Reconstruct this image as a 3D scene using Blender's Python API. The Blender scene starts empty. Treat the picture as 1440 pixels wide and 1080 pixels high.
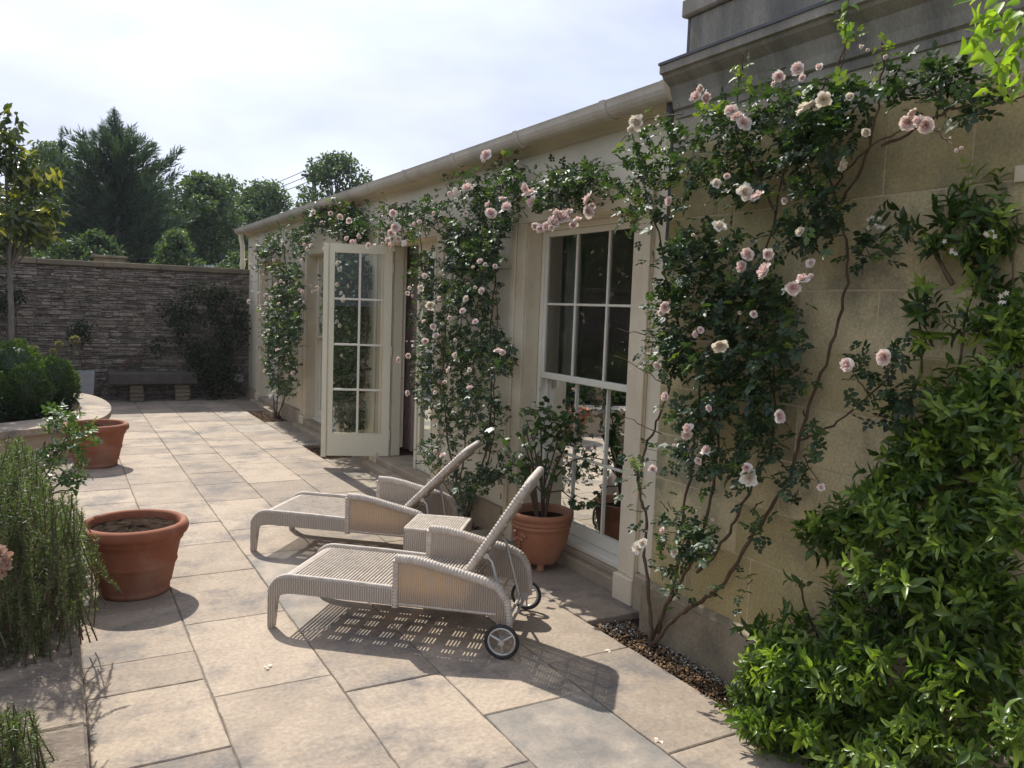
import bpy, math, random
import numpy as np
from mathutils import Vector, Matrix

# ------------------------------------------------------------------ camera, sky, sun
SC = bpy.context.scene
COL = SC.collection
rng = np.random.default_rng(7)
random.seed(7)
FPX, PITCH, YAW, ROLL, EYE = 1143.64436, -9.19158335e-02, 5.14008070e-01, 3.69982385e-02, 1.7
_cy, _sy, _cp, _sp, _cr, _sr = math.cos(YAW), math.sin(YAW), math.cos(PITCH), math.sin(PITCH), math.cos(ROLL), math.sin(ROLL)
_f = np.array([_sy*_cp, _cy*_cp, _sp]); _r = np.array([_cy, -_sy, 0.0]); _u = np.cross(_r, _f)
CR = _cr*_r + _sr*_u; CU = -_sr*_r + _cr*_u; CM = np.array([CR, CU, _f])
cam_d = bpy.data.cameras.new('camera'); cam = bpy.data.objects.new('camera', cam_d); COL.objects.link(cam)
cam.matrix_world = Matrix(((CR[0], CU[0], -_f[0], 0), (CR[1], CU[1], -_f[1], 0), (CR[2], CU[2], -_f[2], EYE), (0, 0, 0, 1)))
cam_d.sensor_width = 36; cam_d.lens = FPX/1440*36; cam_d.clip_start = 0.02; cam_d.clip_end = 2000
SC.camera = cam

SUN_EL, SUN_AZ = math.radians(50), math.radians(-1.5)      # azimuth from +Y, towards +X
W = bpy.data.worlds.new('World'); SC.world = W; W.use_nodes = True
nt = W.node_tree; nt.nodes.clear()
sky = nt.nodes.new('ShaderNodeTexSky'); sky.sky_type = 'NISHITA'; sky.sun_disc = False
sky.sun_elevation = SUN_EL; sky.sun_rotation = SUN_AZ; sky.air_density = 1.0; sky.dust_density = 2.5; sky.ozone_density = 1.5
tc = nt.nodes.new('ShaderNodeTexCoord'); mp = nt.nodes.new('ShaderNodeMapping'); mp.inputs['Scale'].default_value = (1, 1, 2.6)
nz = nt.nodes.new('ShaderNodeTexNoise'); nz.inputs['Scale'].default_value = 1.7; nz.inputs['Detail'].default_value = 6; nz.inputs['Roughness'].default_value = .55
rp = nt.nodes.new('ShaderNodeValToRGB'); rp.color_ramp.elements[0].position = .30; rp.color_ramp.elements[0].color = (.70, .70, .70, 1)
rp.color_ramp.elements[1].position = .66; rp.color_ramp.elements[1].color = (.95, .95, .95, 1)
mx = nt.nodes.new('ShaderNodeMixRGB'); mx.inputs[2].default_value = (5.0, 5.2, 6.0, 1)
nz2 = nt.nodes.new('ShaderNodeTexNoise'); nz2.inputs['Scale'].default_value = 2.6; nz2.inputs['Detail'].default_value = 7
rp2 = nt.nodes.new('ShaderNodeValToRGB'); rp2.color_ramp.elements[0].position = .34; rp2.color_ramp.elements[0].color = (2.25, 2.45, 3.15, 1); rp2.color_ramp.elements[1].position = .66; rp2.color_ramp.elements[1].color = (3.35, 3.55, 4.1, 1)
bg = nt.nodes.new('ShaderNodeBackground'); bg.inputs[1].default_value = 0.15
wo = nt.nodes.new('ShaderNodeOutputWorld')
L = nt.links.new
L(tc.outputs['Generated'], mp.inputs[0]); L(mp.outputs[0], nz.inputs[0]); L(nz.outputs[0], rp.inputs[0])
L(mp.outputs[0], nz2.inputs[0]); L(nz2.outputs[0], rp2.inputs[0]); L(rp2.outputs[0], mx.inputs[2]); L(rp.outputs[0], mx.inputs[0]); L(sky.outputs[0], mx.inputs[1]); L(mx.outputs[0], bg.inputs[0]); L(bg.outputs[0], wo.inputs[0])
sun_d = bpy.data.lights.new('sun', 'SUN'); sun_d.energy = 3.1; sun_d.angle = math.radians(0.6); sun_d.color = (1, .95, .87)
sun = bpy.data.objects.new('sun', sun_d); COL.objects.link(sun)
_sd = Vector((math.sin(SUN_AZ)*math.cos(SUN_EL), math.cos(SUN_AZ)*math.cos(SUN_EL), math.sin(SUN_EL)))
sun.rotation_euler = (-_sd).to_track_quat('-Z', 'Y').to_euler(); sun.location = _sd*30
SC.view_settings.view_transform = 'Standard'; SC.view_settings.look = 'None'; SC.view_settings.gamma = 1
SC.view_settings.use_curve_mapping = False; SC.view_settings.exposure = 0.92
SC.cycles.max_bounces = 8; SC.cycles.transparent_max_bounces = 12; SC.cycles.caustics_reflective = False; SC.cycles.caustics_refractive = False

# ------------------------------------------------------------------ photo measurements -> points on real planes
def rays(px):
    px = np.atleast_2d(np.asarray(px, float))
    d = np.stack([(px[:, 0]-720)/FPX, (540-px[:, 1])/FPX, np.ones(len(px))], 1)
    return d @ CM
EP = np.array([0, 0, EYE])
def on_x(px, X):
    d = rays(px); return EP + d*(np.asarray(X)/d[:, 0])[:, None]
def on_y(px, Y):
    d = rays(px); return EP + d*(np.asarray(Y)/d[:, 1])[:, None]
def on_z(px, Z=0.0):
    d = rays(px); return EP + d*((np.asarray(Z)-EYE)/d[:, 2])[:, None]

# ------------------------------------------------------------------ objects and meshes
OFF = {}
def tag(o, label=None, cat=None, group=None, kind=None):
    if label: o['label'] = label
    if cat: o['category'] = cat
    if group: o['group'] = group
    if kind: o['kind'] = kind
    return o
def thing(name, label, cat, loc=(0, 0, 0), rz=0, group=None, local=False):
    o = bpy.data.objects.new(name, None); COL.objects.link(o); o.location = loc; o.rotation_euler = (0, 0, rz)
    o.empty_display_size = .1
    OFF[o.name] = np.zeros(3) if local else np.array(loc, float)
    return tag(o, label, cat, group)
def link(name, me, m, parent=None):
    o = bpy.data.objects.new(name, me); COL.objects.link(o)
    if m is not None: me.materials.append(m)
    if parent is not None: o.parent = parent; OFF[o.name] = OFF[parent.name]
    else: OFF[o.name] = np.zeros(3)
    return o
def mesh_np(name, V, faces_flat, sizes, attrs=None, smooth=False):
    me = bpy.data.meshes.new(name)
    V = np.asarray(V, np.float32); ff = np.asarray(faces_flat, np.int32); sz = np.asarray(sizes, np.int32)
    me.vertices.add(len(V)); me.vertices.foreach_set('co', V.ravel())
    me.loops.add(len(ff)); me.loops.foreach_set('vertex_index', ff)
    me.polygons.add(len(sz)); st = np.zeros(len(sz), np.int32); st[1:] = np.cumsum(sz)[:-1]
    me.polygons.foreach_set('loop_start', st)
    try: me.polygons.foreach_set('loop_total', sz)
    except Exception: pass
    if smooth: me.polygons.foreach_set('use_smooth', np.ones(len(sz), bool))
    for k, a in (attrs or {}).items():
        at = me.attributes.new(k, 'FLOAT', 'POINT'); at.data.foreach_set('value', np.asarray(a, np.float32))
    me.update(calc_edges=True); me.validate()
    return me

class MB:
    def __init__(s): s.v = []; s.f = []; s.t = []; s.sm = []
    def add(s, vs, fs, tint=.5, smooth=False):
        b = len(s.v); s.v += [tuple(p) for p in vs]; s.t += [tint]*len(vs)
        for f in fs: s.f.append(tuple(b+i for i in f)); s.sm.append(smooth)
        return s
    def box(s, x0, x1, y0, y1, z0, z1, tint=.5, bev=0):
        if bev <= 0 or min(x1-x0, y1-y0, z1-z0) < bev*2.2:
            v = [(x0,y0,z0),(x1,y0,z0),(x1,y1,z0),(x0,y1,z0),(x0,y0,z1),(x1,y0,z1),(x1,y1,z1),(x0,y1,z1)]
            return s.add(v, [(0,3,2,1),(4,5,6,7),(0,1,5,4),(1,2,6,5),(2,3,7,6),(3,0,4,7)], tint)
        # chamfered box: three inset rectangles per axis
        b = bev; v = []; idx = {}
        for sx in (0, 1):
            for sy in (0, 1):
                for sz in (0, 1):
                    X = (x0, x1)[sx]; Y = (y0, y1)[sy]; Z = (z0, z1)[sz]
                    dx = b if sx == 0 else -b; dy = b if sy == 0 else -b; dz = b if sz == 0 else -b
                    for ax, p in enumerate(((X, Y+dy, Z+dz), (X+dx, Y, Z+dz), (X+dx, Y+dy, Z))):
                        idx[(sx, sy, sz, ax)] = len(v); v.append(p)
        F = []
        q = lambda *k: tuple(idx[i] for i in k)
        for sx in (0, 1): F.append(q((sx,0,0,0),(sx,1,0,0),(sx,1,1,0),(sx,0,1,0)))
        for sy in (0, 1): F.append(q((0,sy,0,1),(1,sy,0,1),(1,sy,1,1),(0,sy,1,1)))
        for sz in (0, 1): F.append(q((0,0,sz,2),(1,0,sz,2),(1,1,sz,2),(0,1,sz,2)))
        for a in (0, 1):
            for c in (0, 1):
                F.append(q((a,c,0,0),(a,c,1,0),(a,c,1,1),(a,c,0,1)))
                F.append(q((a,0,c,0),(a,1,c,0),(a,1,c,2),(a,0,c,2)))
                F.append(q((0,a,c,1),(1,a,c,1),(1,a,c,2),(0,a,c,2)))
        for sx in (0,1):
            for sy in (0,1):
                for sz in (0,1): F.append(q((sx,sy,sz,0),(sx,sy,sz,1),(sx,sy,sz,2)))
        return s.add(v, F, tint)
    def slab(s, x0, x1, y0, y1, z0, z1, tint, wob):
        """a riven slab with slightly wandering, chipped edges"""
        def edge(a, b, n):
            t = np.linspace(0, 1, n+1)[:-1]; p = np.array(a)[None]*(1-t)[:, None]+np.array(b)[None]*t[:, None]; return p+rng.normal(0, wob, p.shape)
        nx = max(3, int((x1-x0)/.06)); ny = max(3, int((y1-y0)/.06))
        p = np.vstack([edge((x0,y0),(x1,y0),nx), edge((x1,y0),(x1,y1),ny), edge((x1,y1),(x0,y1),nx), edge((x0,y1),(x0,y0),ny)]); c = p.mean(0); n = len(p)
        q = c+(p-c)*(1-.005/np.maximum(.05, np.linalg.norm(p-c, axis=1)))[:, None]
        v = [(a[0], a[1], z0) for a in p]+[(a[0], a[1], z1-.004) for a in p]+[(a[0], a[1], z1) for a in q]
        s.add(v, [(i, (i+1) % n, n+(i+1) % n, n+i) for i in range(n)]+[(n+i, n+(i+1) % n, 2*n+(i+1) % n, 2*n+i) for i in range(n)]+[tuple(range(2*n, 3*n))], tint); return s
    def extrude_y(s, prof, y0, y1, tint=.5, caps=True, smooth=False):   # prof: closed list of (x, z)
        n = len(prof); v = [(x, y0, z) for x, z in prof] + [(x, y1, z) for x, z in prof]
        s.add(v, [(i, (i+1) % n, n+(i+1) % n, n+i) for i in range(n)], tint, smooth)
        if caps: s.add(v, [tuple(range(n))[::-1], tuple(range(n, 2*n))], tint)
        return s
    def extrude_z(s, poly, z0, z1, tint=.5, top=True, bottom=True):
        n = len(poly); v = [(x, y, z0) for x, y in poly] + [(x, y, z1) for x, y in poly]
        s.add(v, [(i, (i+1) % n, n+(i+1) % n, n+i) for i in range(n)], tint)
        if top: s.add(v[n:], [tuple(range(n))], tint)
        if bottom: s.add(v[:n], [tuple(range(n))[::-1]], tint)
        return s
    def tube(s, pts, rad, n=7, tint=.5, cap=True, smooth=True):
        P = np.asarray(pts, float); k = len(P)
        R = np.full(k, rad, float) if np.isscalar(rad) else np.asarray(rad, float)
        T = np.gradient(P, axis=0); T /= np.linalg.norm(T, axis=1)[:, None]+1e-9
        a = np.array([0, 0, 1.0]) if abs(T[0][2]) < .9 else np.array([1.0, 0, 0])
        N = np.cross(T[0], a); N /= np.linalg.norm(N); v = []
        for i in range(k):
            N = N - T[i]*(N @ T[i]); N /= np.linalg.norm(N)+1e-9; B = np.cross(T[i], N)
            for j in range(n):
                th = 2*math.pi*j/n; v.append(P[i]+R[i]*(math.cos(th)*N+math.sin(th)*B))
        F = [(i*n+j, i*n+(j+1) % n, (i+1)*n+(j+1) % n, (i+1)*n+j) for i in range(k-1) for j in range(n)]
        s.add(v, F, tint, smooth)
        if cap: s.add(v[:n], [tuple(range(n))[::-1]], tint); s.add(v[-n:], [tuple(range(n))], tint)
        return s
    def lathe(s, prof, cx, cy, n=48, tint=.5, wob=0.0, smooth=True):
        k = len(prof); v = []
        for r, z in prof:
            for j in range(n):
                a = 2*math.pi*j/n; rr = r*(1+wob*math.sin(a*2+1)+wob*.6*math.sin(a*5))
                v.append((cx+rr*math.cos(a), cy+rr*math.sin(a), z))
        return s.add(v, [(i*n+j, i*n+(j+1) % n, (i+1)*n+(j+1) % n, (i+1)*n+j) for i in range(k-1) for j in range(n)], tint, smooth)
    def disc(s, cx, cy, z, r, n=32, tint=.5):
        return s.add([(cx+r*math.cos(2*math.pi*j/n), cy+r*math.sin(2*math.pi*j/n), z) for j in range(n)], [tuple(range(n))], tint)
    def build(s, name, m, parent=None, kind=None):
        off = OFF[parent.name] if parent is not None else np.zeros(3)
        me = bpy.data.meshes.new(name)
        me.from_pydata([tuple(np.asarray(p)-off) for p in s.v], [], s.f)
        me.polygons.foreach_set('use_smooth', np.array(s.sm, bool))
        at = me.attributes.new('tint', 'FLOAT', 'POINT'); at.data.foreach_set('value', np.array(s.t, np.float32))
        import bmesh
        bm = bmesh.new(); bm.from_mesh(me); bmesh.ops.recalc_face_normals(bm, faces=bm.faces); bm.to_mesh(me); bm.free()
        me.update()
        o = link(name, me, m, parent)
        if kind: o['kind'] = kind
        return o

# ------------------------------------------------------------------ materials
MATS = {}
def nodes(name):
    m = bpy.data.materials.new(name); m.use_nodes = True; t = m.node_tree; t.nodes.clear()
    o = t.nodes.new('ShaderNodeOutputMaterial'); MATS[name] = m
    return m, t, o
def N(t, typ, **kw):
    n = t.nodes.new(typ)
    for k, v in kw.items():
        if k.startswith('i_'): n.inputs[int(k[2:])].default_value = v
        else: setattr(n, k, v)
    return n
def c4(c): return (c[0], c[1], c[2], 1)
def stone(name, a, b, dark=None, scale=3.0, rough=.85, bump=.15, bscale=60, tint=0.0, stain=.35, stretch=(1, 1, 1), fine=.25, spec=.3, pos=(.32, .68)):
    """two-tone mottled surface; 'tint' attribute shifts each block a<->b; dark = stain colour"""
    m, t, o = nodes(name); l = t.links.new
    p = N(t, 'ShaderNodeBsdfPrincipled'); p.inputs['Roughness'].default_value = rough; p.inputs['Specular IOR Level'].default_value = spec
    tcn = N(t, 'ShaderNodeTexCoord'); mpn = N(t, 'ShaderNodeMapping'); mpn.inputs['Scale'].default_value = stretch
    l(tcn.outputs['Object'], mpn.inputs[0])
    n1 = N(t, 'ShaderNodeTexNoise'); n1.inputs['Scale'].default_value = scale; n1.inputs['Detail'].default_value = 8; n1.inputs['Roughness'].default_value = .62
    n2 = N(t, 'ShaderNodeTexNoise'); n2.inputs['Scale'].default_value = bscale; n2.inputs['Detail'].default_value = 5; n2.inputs['Roughness'].default_value = .65
    n3 = N(t, 'ShaderNodeTexNoise'); n3.inputs['Scale'].default_value = scale*.45; n3.inputs['Detail'].default_value = 10; n3.inputs['Roughness'].default_value = .7
    for n in (n1, n2, n3): l(mpn.outputs[0], n.inputs[0])
    at = N(t, 'ShaderNodeAttribute', attribute_name='tint')
    ad = N(t, 'ShaderNodeMath', operation='MULTIPLY_ADD'); l(at.outputs['Fac'], ad.inputs[0]); ad.inputs[1].default_value = tint; 
    sb = N(t, 'ShaderNodeMath', operation='SUBTRACT'); l(n1.outputs[0], sb.inputs[0]); sb.inputs[1].default_value = tint*.5
    l(sb.outputs[0], ad.inputs[2])
    r1 = N(t, 'ShaderNodeMapRange'); r1.inputs[1].default_value = pos[0]; r1.inputs[2].default_value = pos[1]; l(ad.outputs[0], r1.inputs[0])
    m1 = N(t, 'ShaderNodeMixRGB'); m1.inputs[1].default_value = c4(a); m1.inputs[2].default_value = c4(b); l(r1.outputs[0], m1.inputs[0])
    last = m1
    if dark:
        r3 = N(t, 'ShaderNodeMapRange'); r3.inputs[1].default_value = .49; r3.inputs[2].default_value = .64; r3.inputs[4].default_value = stain; l(n3.outputs[0], r3.inputs[0])
        m2 = N(t, 'ShaderNodeMixRGB'); m2.inputs[2].default_value = c4(dark); l(m1.outputs[0], m2.inputs[1]); l(r3.outputs[0], m2.inputs[0]); last = m2
    r2 = N(t, 'ShaderNodeMapRange'); r2.inputs[1].default_value = .3; r2.inputs[2].default_value = .7; r2.inputs[3].default_value = 1-fine; r2.inputs[4].default_value = 1+fine*.6; l(n2.outputs[0], r2.inputs[0])
    m3 = N(t, 'ShaderNodeVectorMath', operation='SCALE'); l(last.outputs[0], m3.inputs[0]); l(r2.outputs[0], m3.inputs['Scale'])
    l(m3.outputs[0], p.inputs['Base Color'])
    if bump:
        b1 = N(t, 'ShaderNodeBump'); b1.inputs['Strength'].default_value = bump; b1.inputs['Distance'].default_value = .01; l(n2.outputs[0], b1.inputs['Height'])
        b2 = N(t, 'ShaderNodeBump'); b2.inputs['Strength'].default_value = bump*.7; b2.inputs['Distance'].default_value = .03; l(n1.outputs[0], b2.inputs['Height']); l(b1.outputs[0], b2.inputs['Normal'])
        l(b2.outputs[0], p.inputs['Normal'])
    l(p.outputs[0], o.inputs[0])
    return m
def plain(name, col, rough=.6, metal=0, bump=0, bscale=80, var=.12, spec=.5):
    m = stone(name, tuple(c*(1-var) for c in col), tuple(min(1, c*(1+var)) for c in col), None, 5, rough, bump, bscale, 0.0, fine=var*.5, spec=spec)
    p = [n for n in m.node_tree.nodes if n.type == 'BSDF_PRINCIPLED'][0]; p.inputs['Metallic'].default_value = metal
    return m
def leafmat(name, dark, mid, bright, rough=.38, trans=.28, spec=.5, tcol=None):
    """tint attribute 0..1: dark old leaf -> mid -> bright young leaf; clipped bushes and jasmine also carry painted light in it"""
    m, t, o = nodes(name); l = t.links.new
    at = N(t, 'ShaderNodeAttribute', attribute_name='tint')
    r = N(t, 'ShaderNodeValToRGB'); e = r.color_ramp.elements; e[0].position = 0; e[0].color = c4(dark); e[1].position = 1; e[1].color = c4(bright)
    k = e.new(.55); k.color = c4(mid)
    l(at.outputs['Fac'], r.inputs[0])
    p = N(t, 'ShaderNodeBsdfPrincipled'); p.inputs['Roughness'].default_value = rough; p.inputs['Specular IOR Level'].default_value = spec
    l(r.outputs[0], p.inputs['Base Color'])
    tr = N(t, 'ShaderNodeBsdfTranslucent'); g = N(t, 'ShaderNodeMixRGB', blend_type='MULTIPLY'); g.inputs[0].default_value = 1
    g.inputs[2].default_value = c4(tcol or (1.5, 1.6, .5)); l(r.outputs[0], g.inputs[1]); l(g.outputs[0], tr.inputs[0])
    mxs = N(t, 'ShaderNodeMixShader'); mxs.inputs[0].default_value = trans; l(p.outputs[0], mxs.inputs[1]); l(tr.outputs[0], mxs.inputs[2]); l(mxs.outputs[0], o.inputs[0])
    return m
def glassmat(name, refl=1.5, rough=.01, tintc=(.86, .9, .87)):
    m, t, o = nodes(name); l = t.links.new
    tr = N(t, 'ShaderNodeBsdfTransparent'); tr.inputs[0].default_value = c4(tintc)
    gl = N(t, 'ShaderNodeBsdfGlossy'); gl.inputs['Roughness'].default_value = rough; gl.inputs[0].default_value = (.95, .97, .95, 1)
    fr = N(t, 'ShaderNodeFresnel'); fr.inputs[0].default_value = refl
    mu = N(t, 'ShaderNodeMath', operation='MULTIPLY'); mu.inputs[1].default_value = 2.4; mu.use_clamp = True; l(fr.outputs[0], mu.inputs[0])
    mxs = N(t, 'ShaderNodeMixShader'); l(mu.outputs[0], mxs.inputs[0]); l(tr.outputs[0], mxs.inputs[1]); l(gl.outputs[0], mxs.inputs[2]); l(mxs.outputs[0], o.inputs[0])
    return m
def wickermat(name, a, b, axis='xz', pu=.018, pv=.0125, trans=0.0, bump=.9, rib=False):
    """basket weave in the object's own coordinates: stakes of pitch pu, strands of pitch pv"""
    m, t, o = nodes(name); l = t.links.new
    tcn = N(t, 'ShaderNodeTexCoord'); sx = N(t, 'ShaderNodeSeparateXYZ'); l(tcn.outputs['Object'], sx.inputs[0])
    u = sx.outputs['XYZ'.index(axis[0].upper())]; v = sx.outputs['XYZ'.index(axis[1].upper())]
    def mth(op, x, y=None, z=None):
        n = N(t, 'ShaderNodeMath', operation=op)
        for i, q in enumerate((x, y, z)):
            if q is None: continue
            if isinstance(q, (int, float)): n.inputs[i].default_value = q
            else: l(q, n.inputs[i])
        return n.outputs[0]
    uu = mth('DIVIDE', u, pu); fl = mth('FLOOR', uu); fr = mth('FRACT', uu)
    ph = mth('MULTIPLY', fl, math.pi)
    sv = mth('SINE', mth('ADD', mth('MULTIPLY', v, 2*math.pi/pv), ph))
    su = mth('SINE', mth('MULTIPLY', fr, math.pi))
    h = mth('MULTIPLY_ADD', sv, .10, mth('MULTIPLY', su, .88)) if rib else mth('MULTIPLY_ADD', mth('MULTIPLY', sv, su), .5, .5)
    nz1 = N(t, 'ShaderNodeTexNoise'); nz1.inputs['Scale'].default_value = 14; nz1.inputs['Detail'].default_value = 4; l(tcn.outputs['Object'], nz1.inputs[0])
    mc = N(t, 'ShaderNodeMixRGB'); mc.inputs[1].default_value = c4(b); mc.inputs[2].default_value = c4(a)
    hh = mth('ADD', mth('MULTIPLY', h, .8), mth('MULTIPLY', nz1.outputs[0], .35)); l(hh, mc.inputs[0])
    p = N(t, 'ShaderNodeBsdfPrincipled'); p.inputs['Roughness'].default_value = .55; l(mc.outputs[0], p.inputs['Base Color'])
    bp = N(t, 'ShaderNodeBump'); bp.inputs['Strength'].default_value = bump; bp.inputs['Distance'].default_value = .006; l(h, bp.inputs['Height']); l(bp.outputs[0], p.inputs['Normal'])
    if trans:
        tr = N(t, 'ShaderNodeBsdfTranslucent'); tr.inputs[0].default_value = (.72, .55, .33, 1)
        fac = mth('MULTIPLY', mth('SUBTRACT', 1.15, h), trans)
        mxs = N(t, 'ShaderNodeMixShader'); l(fac, mxs.inputs[0]); l(p.outputs[0], mxs.inputs[1]); l(tr.outputs[0], mxs.inputs[2]); l(mxs.outputs[0], o.inputs[0])
    else: l(p.outputs[0], o.inputs[0])
    return m

M_PAVE = stone('limestone_paving', (.285, .231, .178), (.415, .337, .255), (.18, .16, .143), 4.2, .8, .25, 45, .40, 1.0, fine=.24, pos=(.28, .72))
M_PAVEGREY = stone('grey_paving', (.19, .178, .16), (.40, .335, .265), (.15, .142, .13), 5.0, .8, .10, 70, .3, .6, fine=.16)
M_JOINT = stone('joint_mortar', (.13, .11, .09), (.22, .19, .15), None, 20, .95, .2, 120)
M_SOIL = stone('dark_soil', (.022, .014, .009), (.055, .036, .024), None, 18, 1, .8, 60, fine=.5, spec=.05)
M_EARTH = stone('garden_ground', (.06, .055, .03), (.10, .10, .05), None, 1.2, .95, .5, 30)
M_RENDER = stone('cream_render', (.76, .69, .53), (.84, .77, .61), (.62, .54, .39), 1.3, .8, .06, 90, .15, .5, fine=.06)
M_STONE = stone('pale_dressed_stone', (.68, .59, .43), (.78, .69, .52), (.54, .45, .31), 2.0, .85, .08, 110, .15, .5, fine=.10)
M_PLINTH = stone('plinth_stone', (.36, .29, .20), (.46, .38, .28), (.22, .18, .13), 2.4, .85, .1, 90, .2, .6, fine=.12)
M_PAINT = stone('cream_joinery_paint', (.70, .66, .49), (.76, .72, .55), None, 3, .42, .015, 60, fine=.03)
M_PAINTW = stone('white_sash_paint', (.76, .72, .60), (.82, .78, .66), None, 3, .4, .015, 60, fine=.03)
M_GUTTER = stone('gutter_paint', (.52, .475, .395), (.62, .57, .475), (.36, .30, .23), 4, .55, .03, 60, 0, .5, fine=.08)
M_LEAD = stone('weathered_lead', (.07, .075, .085), (.12, .125, .14), None, 4, .6, .05, 40)
M_ASHLAR = stone('ochre_ashlar', (.47, .385, .19), (.67, .56, .33), (.27, .245, .165), 3.4, .9, .25, 80, .75, .9, fine=.26)
M_MORTAR = stone('pale_lime_mortar', (.60, .49, .32), (.66, .54, .37), None, 6, .9, .05, 90)
M_WEATHER = stone('weathered_cornice_stone', (.235, .22, .185), (.42, .385, .32), (.14, .135, .12), 2.6, .9, .2, 80, .2, .7, stretch=(1, 2.2, .6), fine=.25)
M_RUBBLE = stone('rubble_stone', (.18, .155, .13), (.35, .30, .25), (.10, .088, .075), 12, .95, .8, 50, .5, .8, fine=.35, spec=.1)
M_COPING = stone('garden_wall_coping', (.17, .14, .095), (.26, .21, .14), (.10, .09, .07), 3, .9, .3, 60, .3, .6)
M_BEDSTONE = stone('weathered_kerb_stone', (.22, .175, .135), (.37, .30, .225), (.13, .105, .085), 5.0, .95, 1.0, 34, .3, .7, fine=.28, stretch=(1, 1.6, 1))
M_TERRA = stone('terracotta', (.215, .072, .036), (.315, .118, .064), (.34, .22, .165), 3.2, .8, .06, 110, 0, .6, fine=.10)
M_TERRAL = stone('pale_terracotta', (.33, .135, .07), (.43, .20, .115), (.46, .33, .25), 3.2, .8, .06, 110, 0, .5, fine=.10)
M_BARK = stone('rose_bark', (.085, .055, .035), (.17, .11, .07), None, 14, .9, .5, 60, stretch=(1, 1, .4))
M_TRUNK = stone('tree_bark', (.13, .115, .095), (.24, .21, .18), None, 9, .9, .5, 50, stretch=(1, 1, .3))
M_GREENSTEM = stone('green_stem', (.07, .09, .03), (.13, .15, .05), None, 14, .6, .1, 60)
M_GLASS = glassmat('window_glass', 1.5)
M_DOORGLASS = glassmat('door_glass', 1.28)
M_ROOM = plain('room_plaster', (.42, .39, .32), .9)
M_FLOOR = plain('room_floor', (.22, .14, .075), .5)
M_CURTAIN = plain('curtain_linen', (.55, .51, .42), .9)
M_CURTAINB = plain('brown_curtain', (.46, .34, .29), .9)
M_BLACK = plain('black_iron', (.018, .02, .024), .45)
M_BRASS = plain('aged_brass', (.16, .11, .05), .45, .7)
M_RUBBER = plain('black_rubber', (.02, .02, .02), .6)
M_ALU = plain('grey_aluminium', (.55, .54, .52), .38, .6)
M_CLEARLAMP = glassmat('lantern_glass', 1.45)
WK_A, WK_B = (.58, .51, .43), (.33, .275, .22)
M_WSTRAND = stone('wicker_strand', (.43, .37, .31), (.60, .53, .455), (.30, .25, .20), 30, .55, .12, 220, 0, .4, fine=.1)
M_WPANEL = wickermat('wicker_side_weave', WK_A, WK_B, 'xz', .0115, .022, .68, .9, True)
M_WAPRON = wickermat('wicker_apron_weave', WK_A, WK_B, 'xz', .0125, .05, .10, .9, True)
M_WFAR = wickermat('wicker_inner_weave', WK_A, WK_B, 'xz', .0115, .022, .15, .9, True)
M_WBACK = wickermat('wicker_back_weave', WK_A, WK_B, 'yz', .020, .014, .35)
M_ZINC = plain('dull_zinc', (.30, .31, .335), .6, .1, .03, 20)
M_SLATE = plain('blue_slate', (.10, .115, .145), 1.0, 0, .1, 40, spec=.02)
M_WHITEBOX = plain('pale_grey_plastic', (.36, .35, .32), .5)
M_CABLE = plain('cable_black', (.03, .03, .032), .6)
M_PEBBLE = stone('pale_pebbles', (.22, .205, .18), (.52, .49, .44), None, 12, .8, 0, 60, 1.0)
M_CHIP = stone('brown_bark_chips', (.06, .036, .02), (.26, .165, .085), None, 12, .9, 0, 60, 1.2)

stone('bench_stone', (.07, .062, .052), (.13, .115, .095), (.04, .038, .034), 5, .9, .3, 60)
M_PLINTHDARK = stone('stained_plinth_stone', (.27, .225, .15), (.39, .33, .235), (.15, .135, .10), 3, .9, .15, 70, .2, .8, fine=.25)
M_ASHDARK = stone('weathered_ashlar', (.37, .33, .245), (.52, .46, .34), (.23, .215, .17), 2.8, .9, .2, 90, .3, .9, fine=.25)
LF_ROSE = leafmat('rose_leaf', (.024, .046, .024), (.046, .086, .034), (.19, .26, .055), .47, .30)
LF_JAS = leafmat('jasmine_leaf', (.024, .048, .012), (.080, .145, .024), (.27, .37, .058), .32, .36)
LF_VINE = leafmat('vine_leaf', (.12, .22, .03), (.20, .32, .04), (.30, .40, .06), .45, .5)
LF_ROSEM = leafmat('rosemary_needle', (.04, .066, .036), (.085, .125, .05), (.18, .24, .085), .5, .3)
LF_TREE = leafmat('tree_leaf', (.04, .068, .046), (.07, .11, .058), (.14, .19, .07), .6, .38)
LF_HEDGE = leafmat('hedge_leaf', (.07, .085, .03), (.11, .125, .045), (.2, .21, .07), .6, .35)
LF_CON = leafmat('conifer_needle', (.032, .056, .050), (.052, .086, .066), (.085, .12, .075), .7, .3)
LF_BOX = leafmat('box_leaf', (.022, .046, .014), (.06, .11, .024), (.20, .28, .05), .45, .34)
LF_MAG = leafmat('magnolia_leaf', (.03, .05, .018), (.085, .11, .025), (.38, .35, .06), .28, .32)
LF_WALL = leafmat('wall_shrub_leaf', (.022, .030, .016), (.032, .046, .022), (.06, .075, .035), .8, .15, .15)
LF_POT = leafmat('pot_shrub_leaf', (.03, .055, .02), (.06, .11, .03), (.16, .22, .05), .38, .3)
PETAL = leafmat('rose_petal', (.84, .60, .55), (.87, .73, .68), (.88, .82, .77), .6, .30, .2, (1.0, .88, .82))
PETALW = leafmat('cream_petal', (.80, .70, .58), (.84, .77, .66), (.86, .83, .75), .6, .30, .2, (1.0, .95, .85))
M_ALLIUM = leafmat('seedhead', (.16, .155, .08), (.24, .22, .11), (.32, .29, .16), .7, .2)
M_DRYFLOWER = leafmat('faded_flower', (.34, .22, .15), (.42, .29, .21), (.5, .38, .3), .7, .25, .2, (1, .8, .7))

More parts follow.
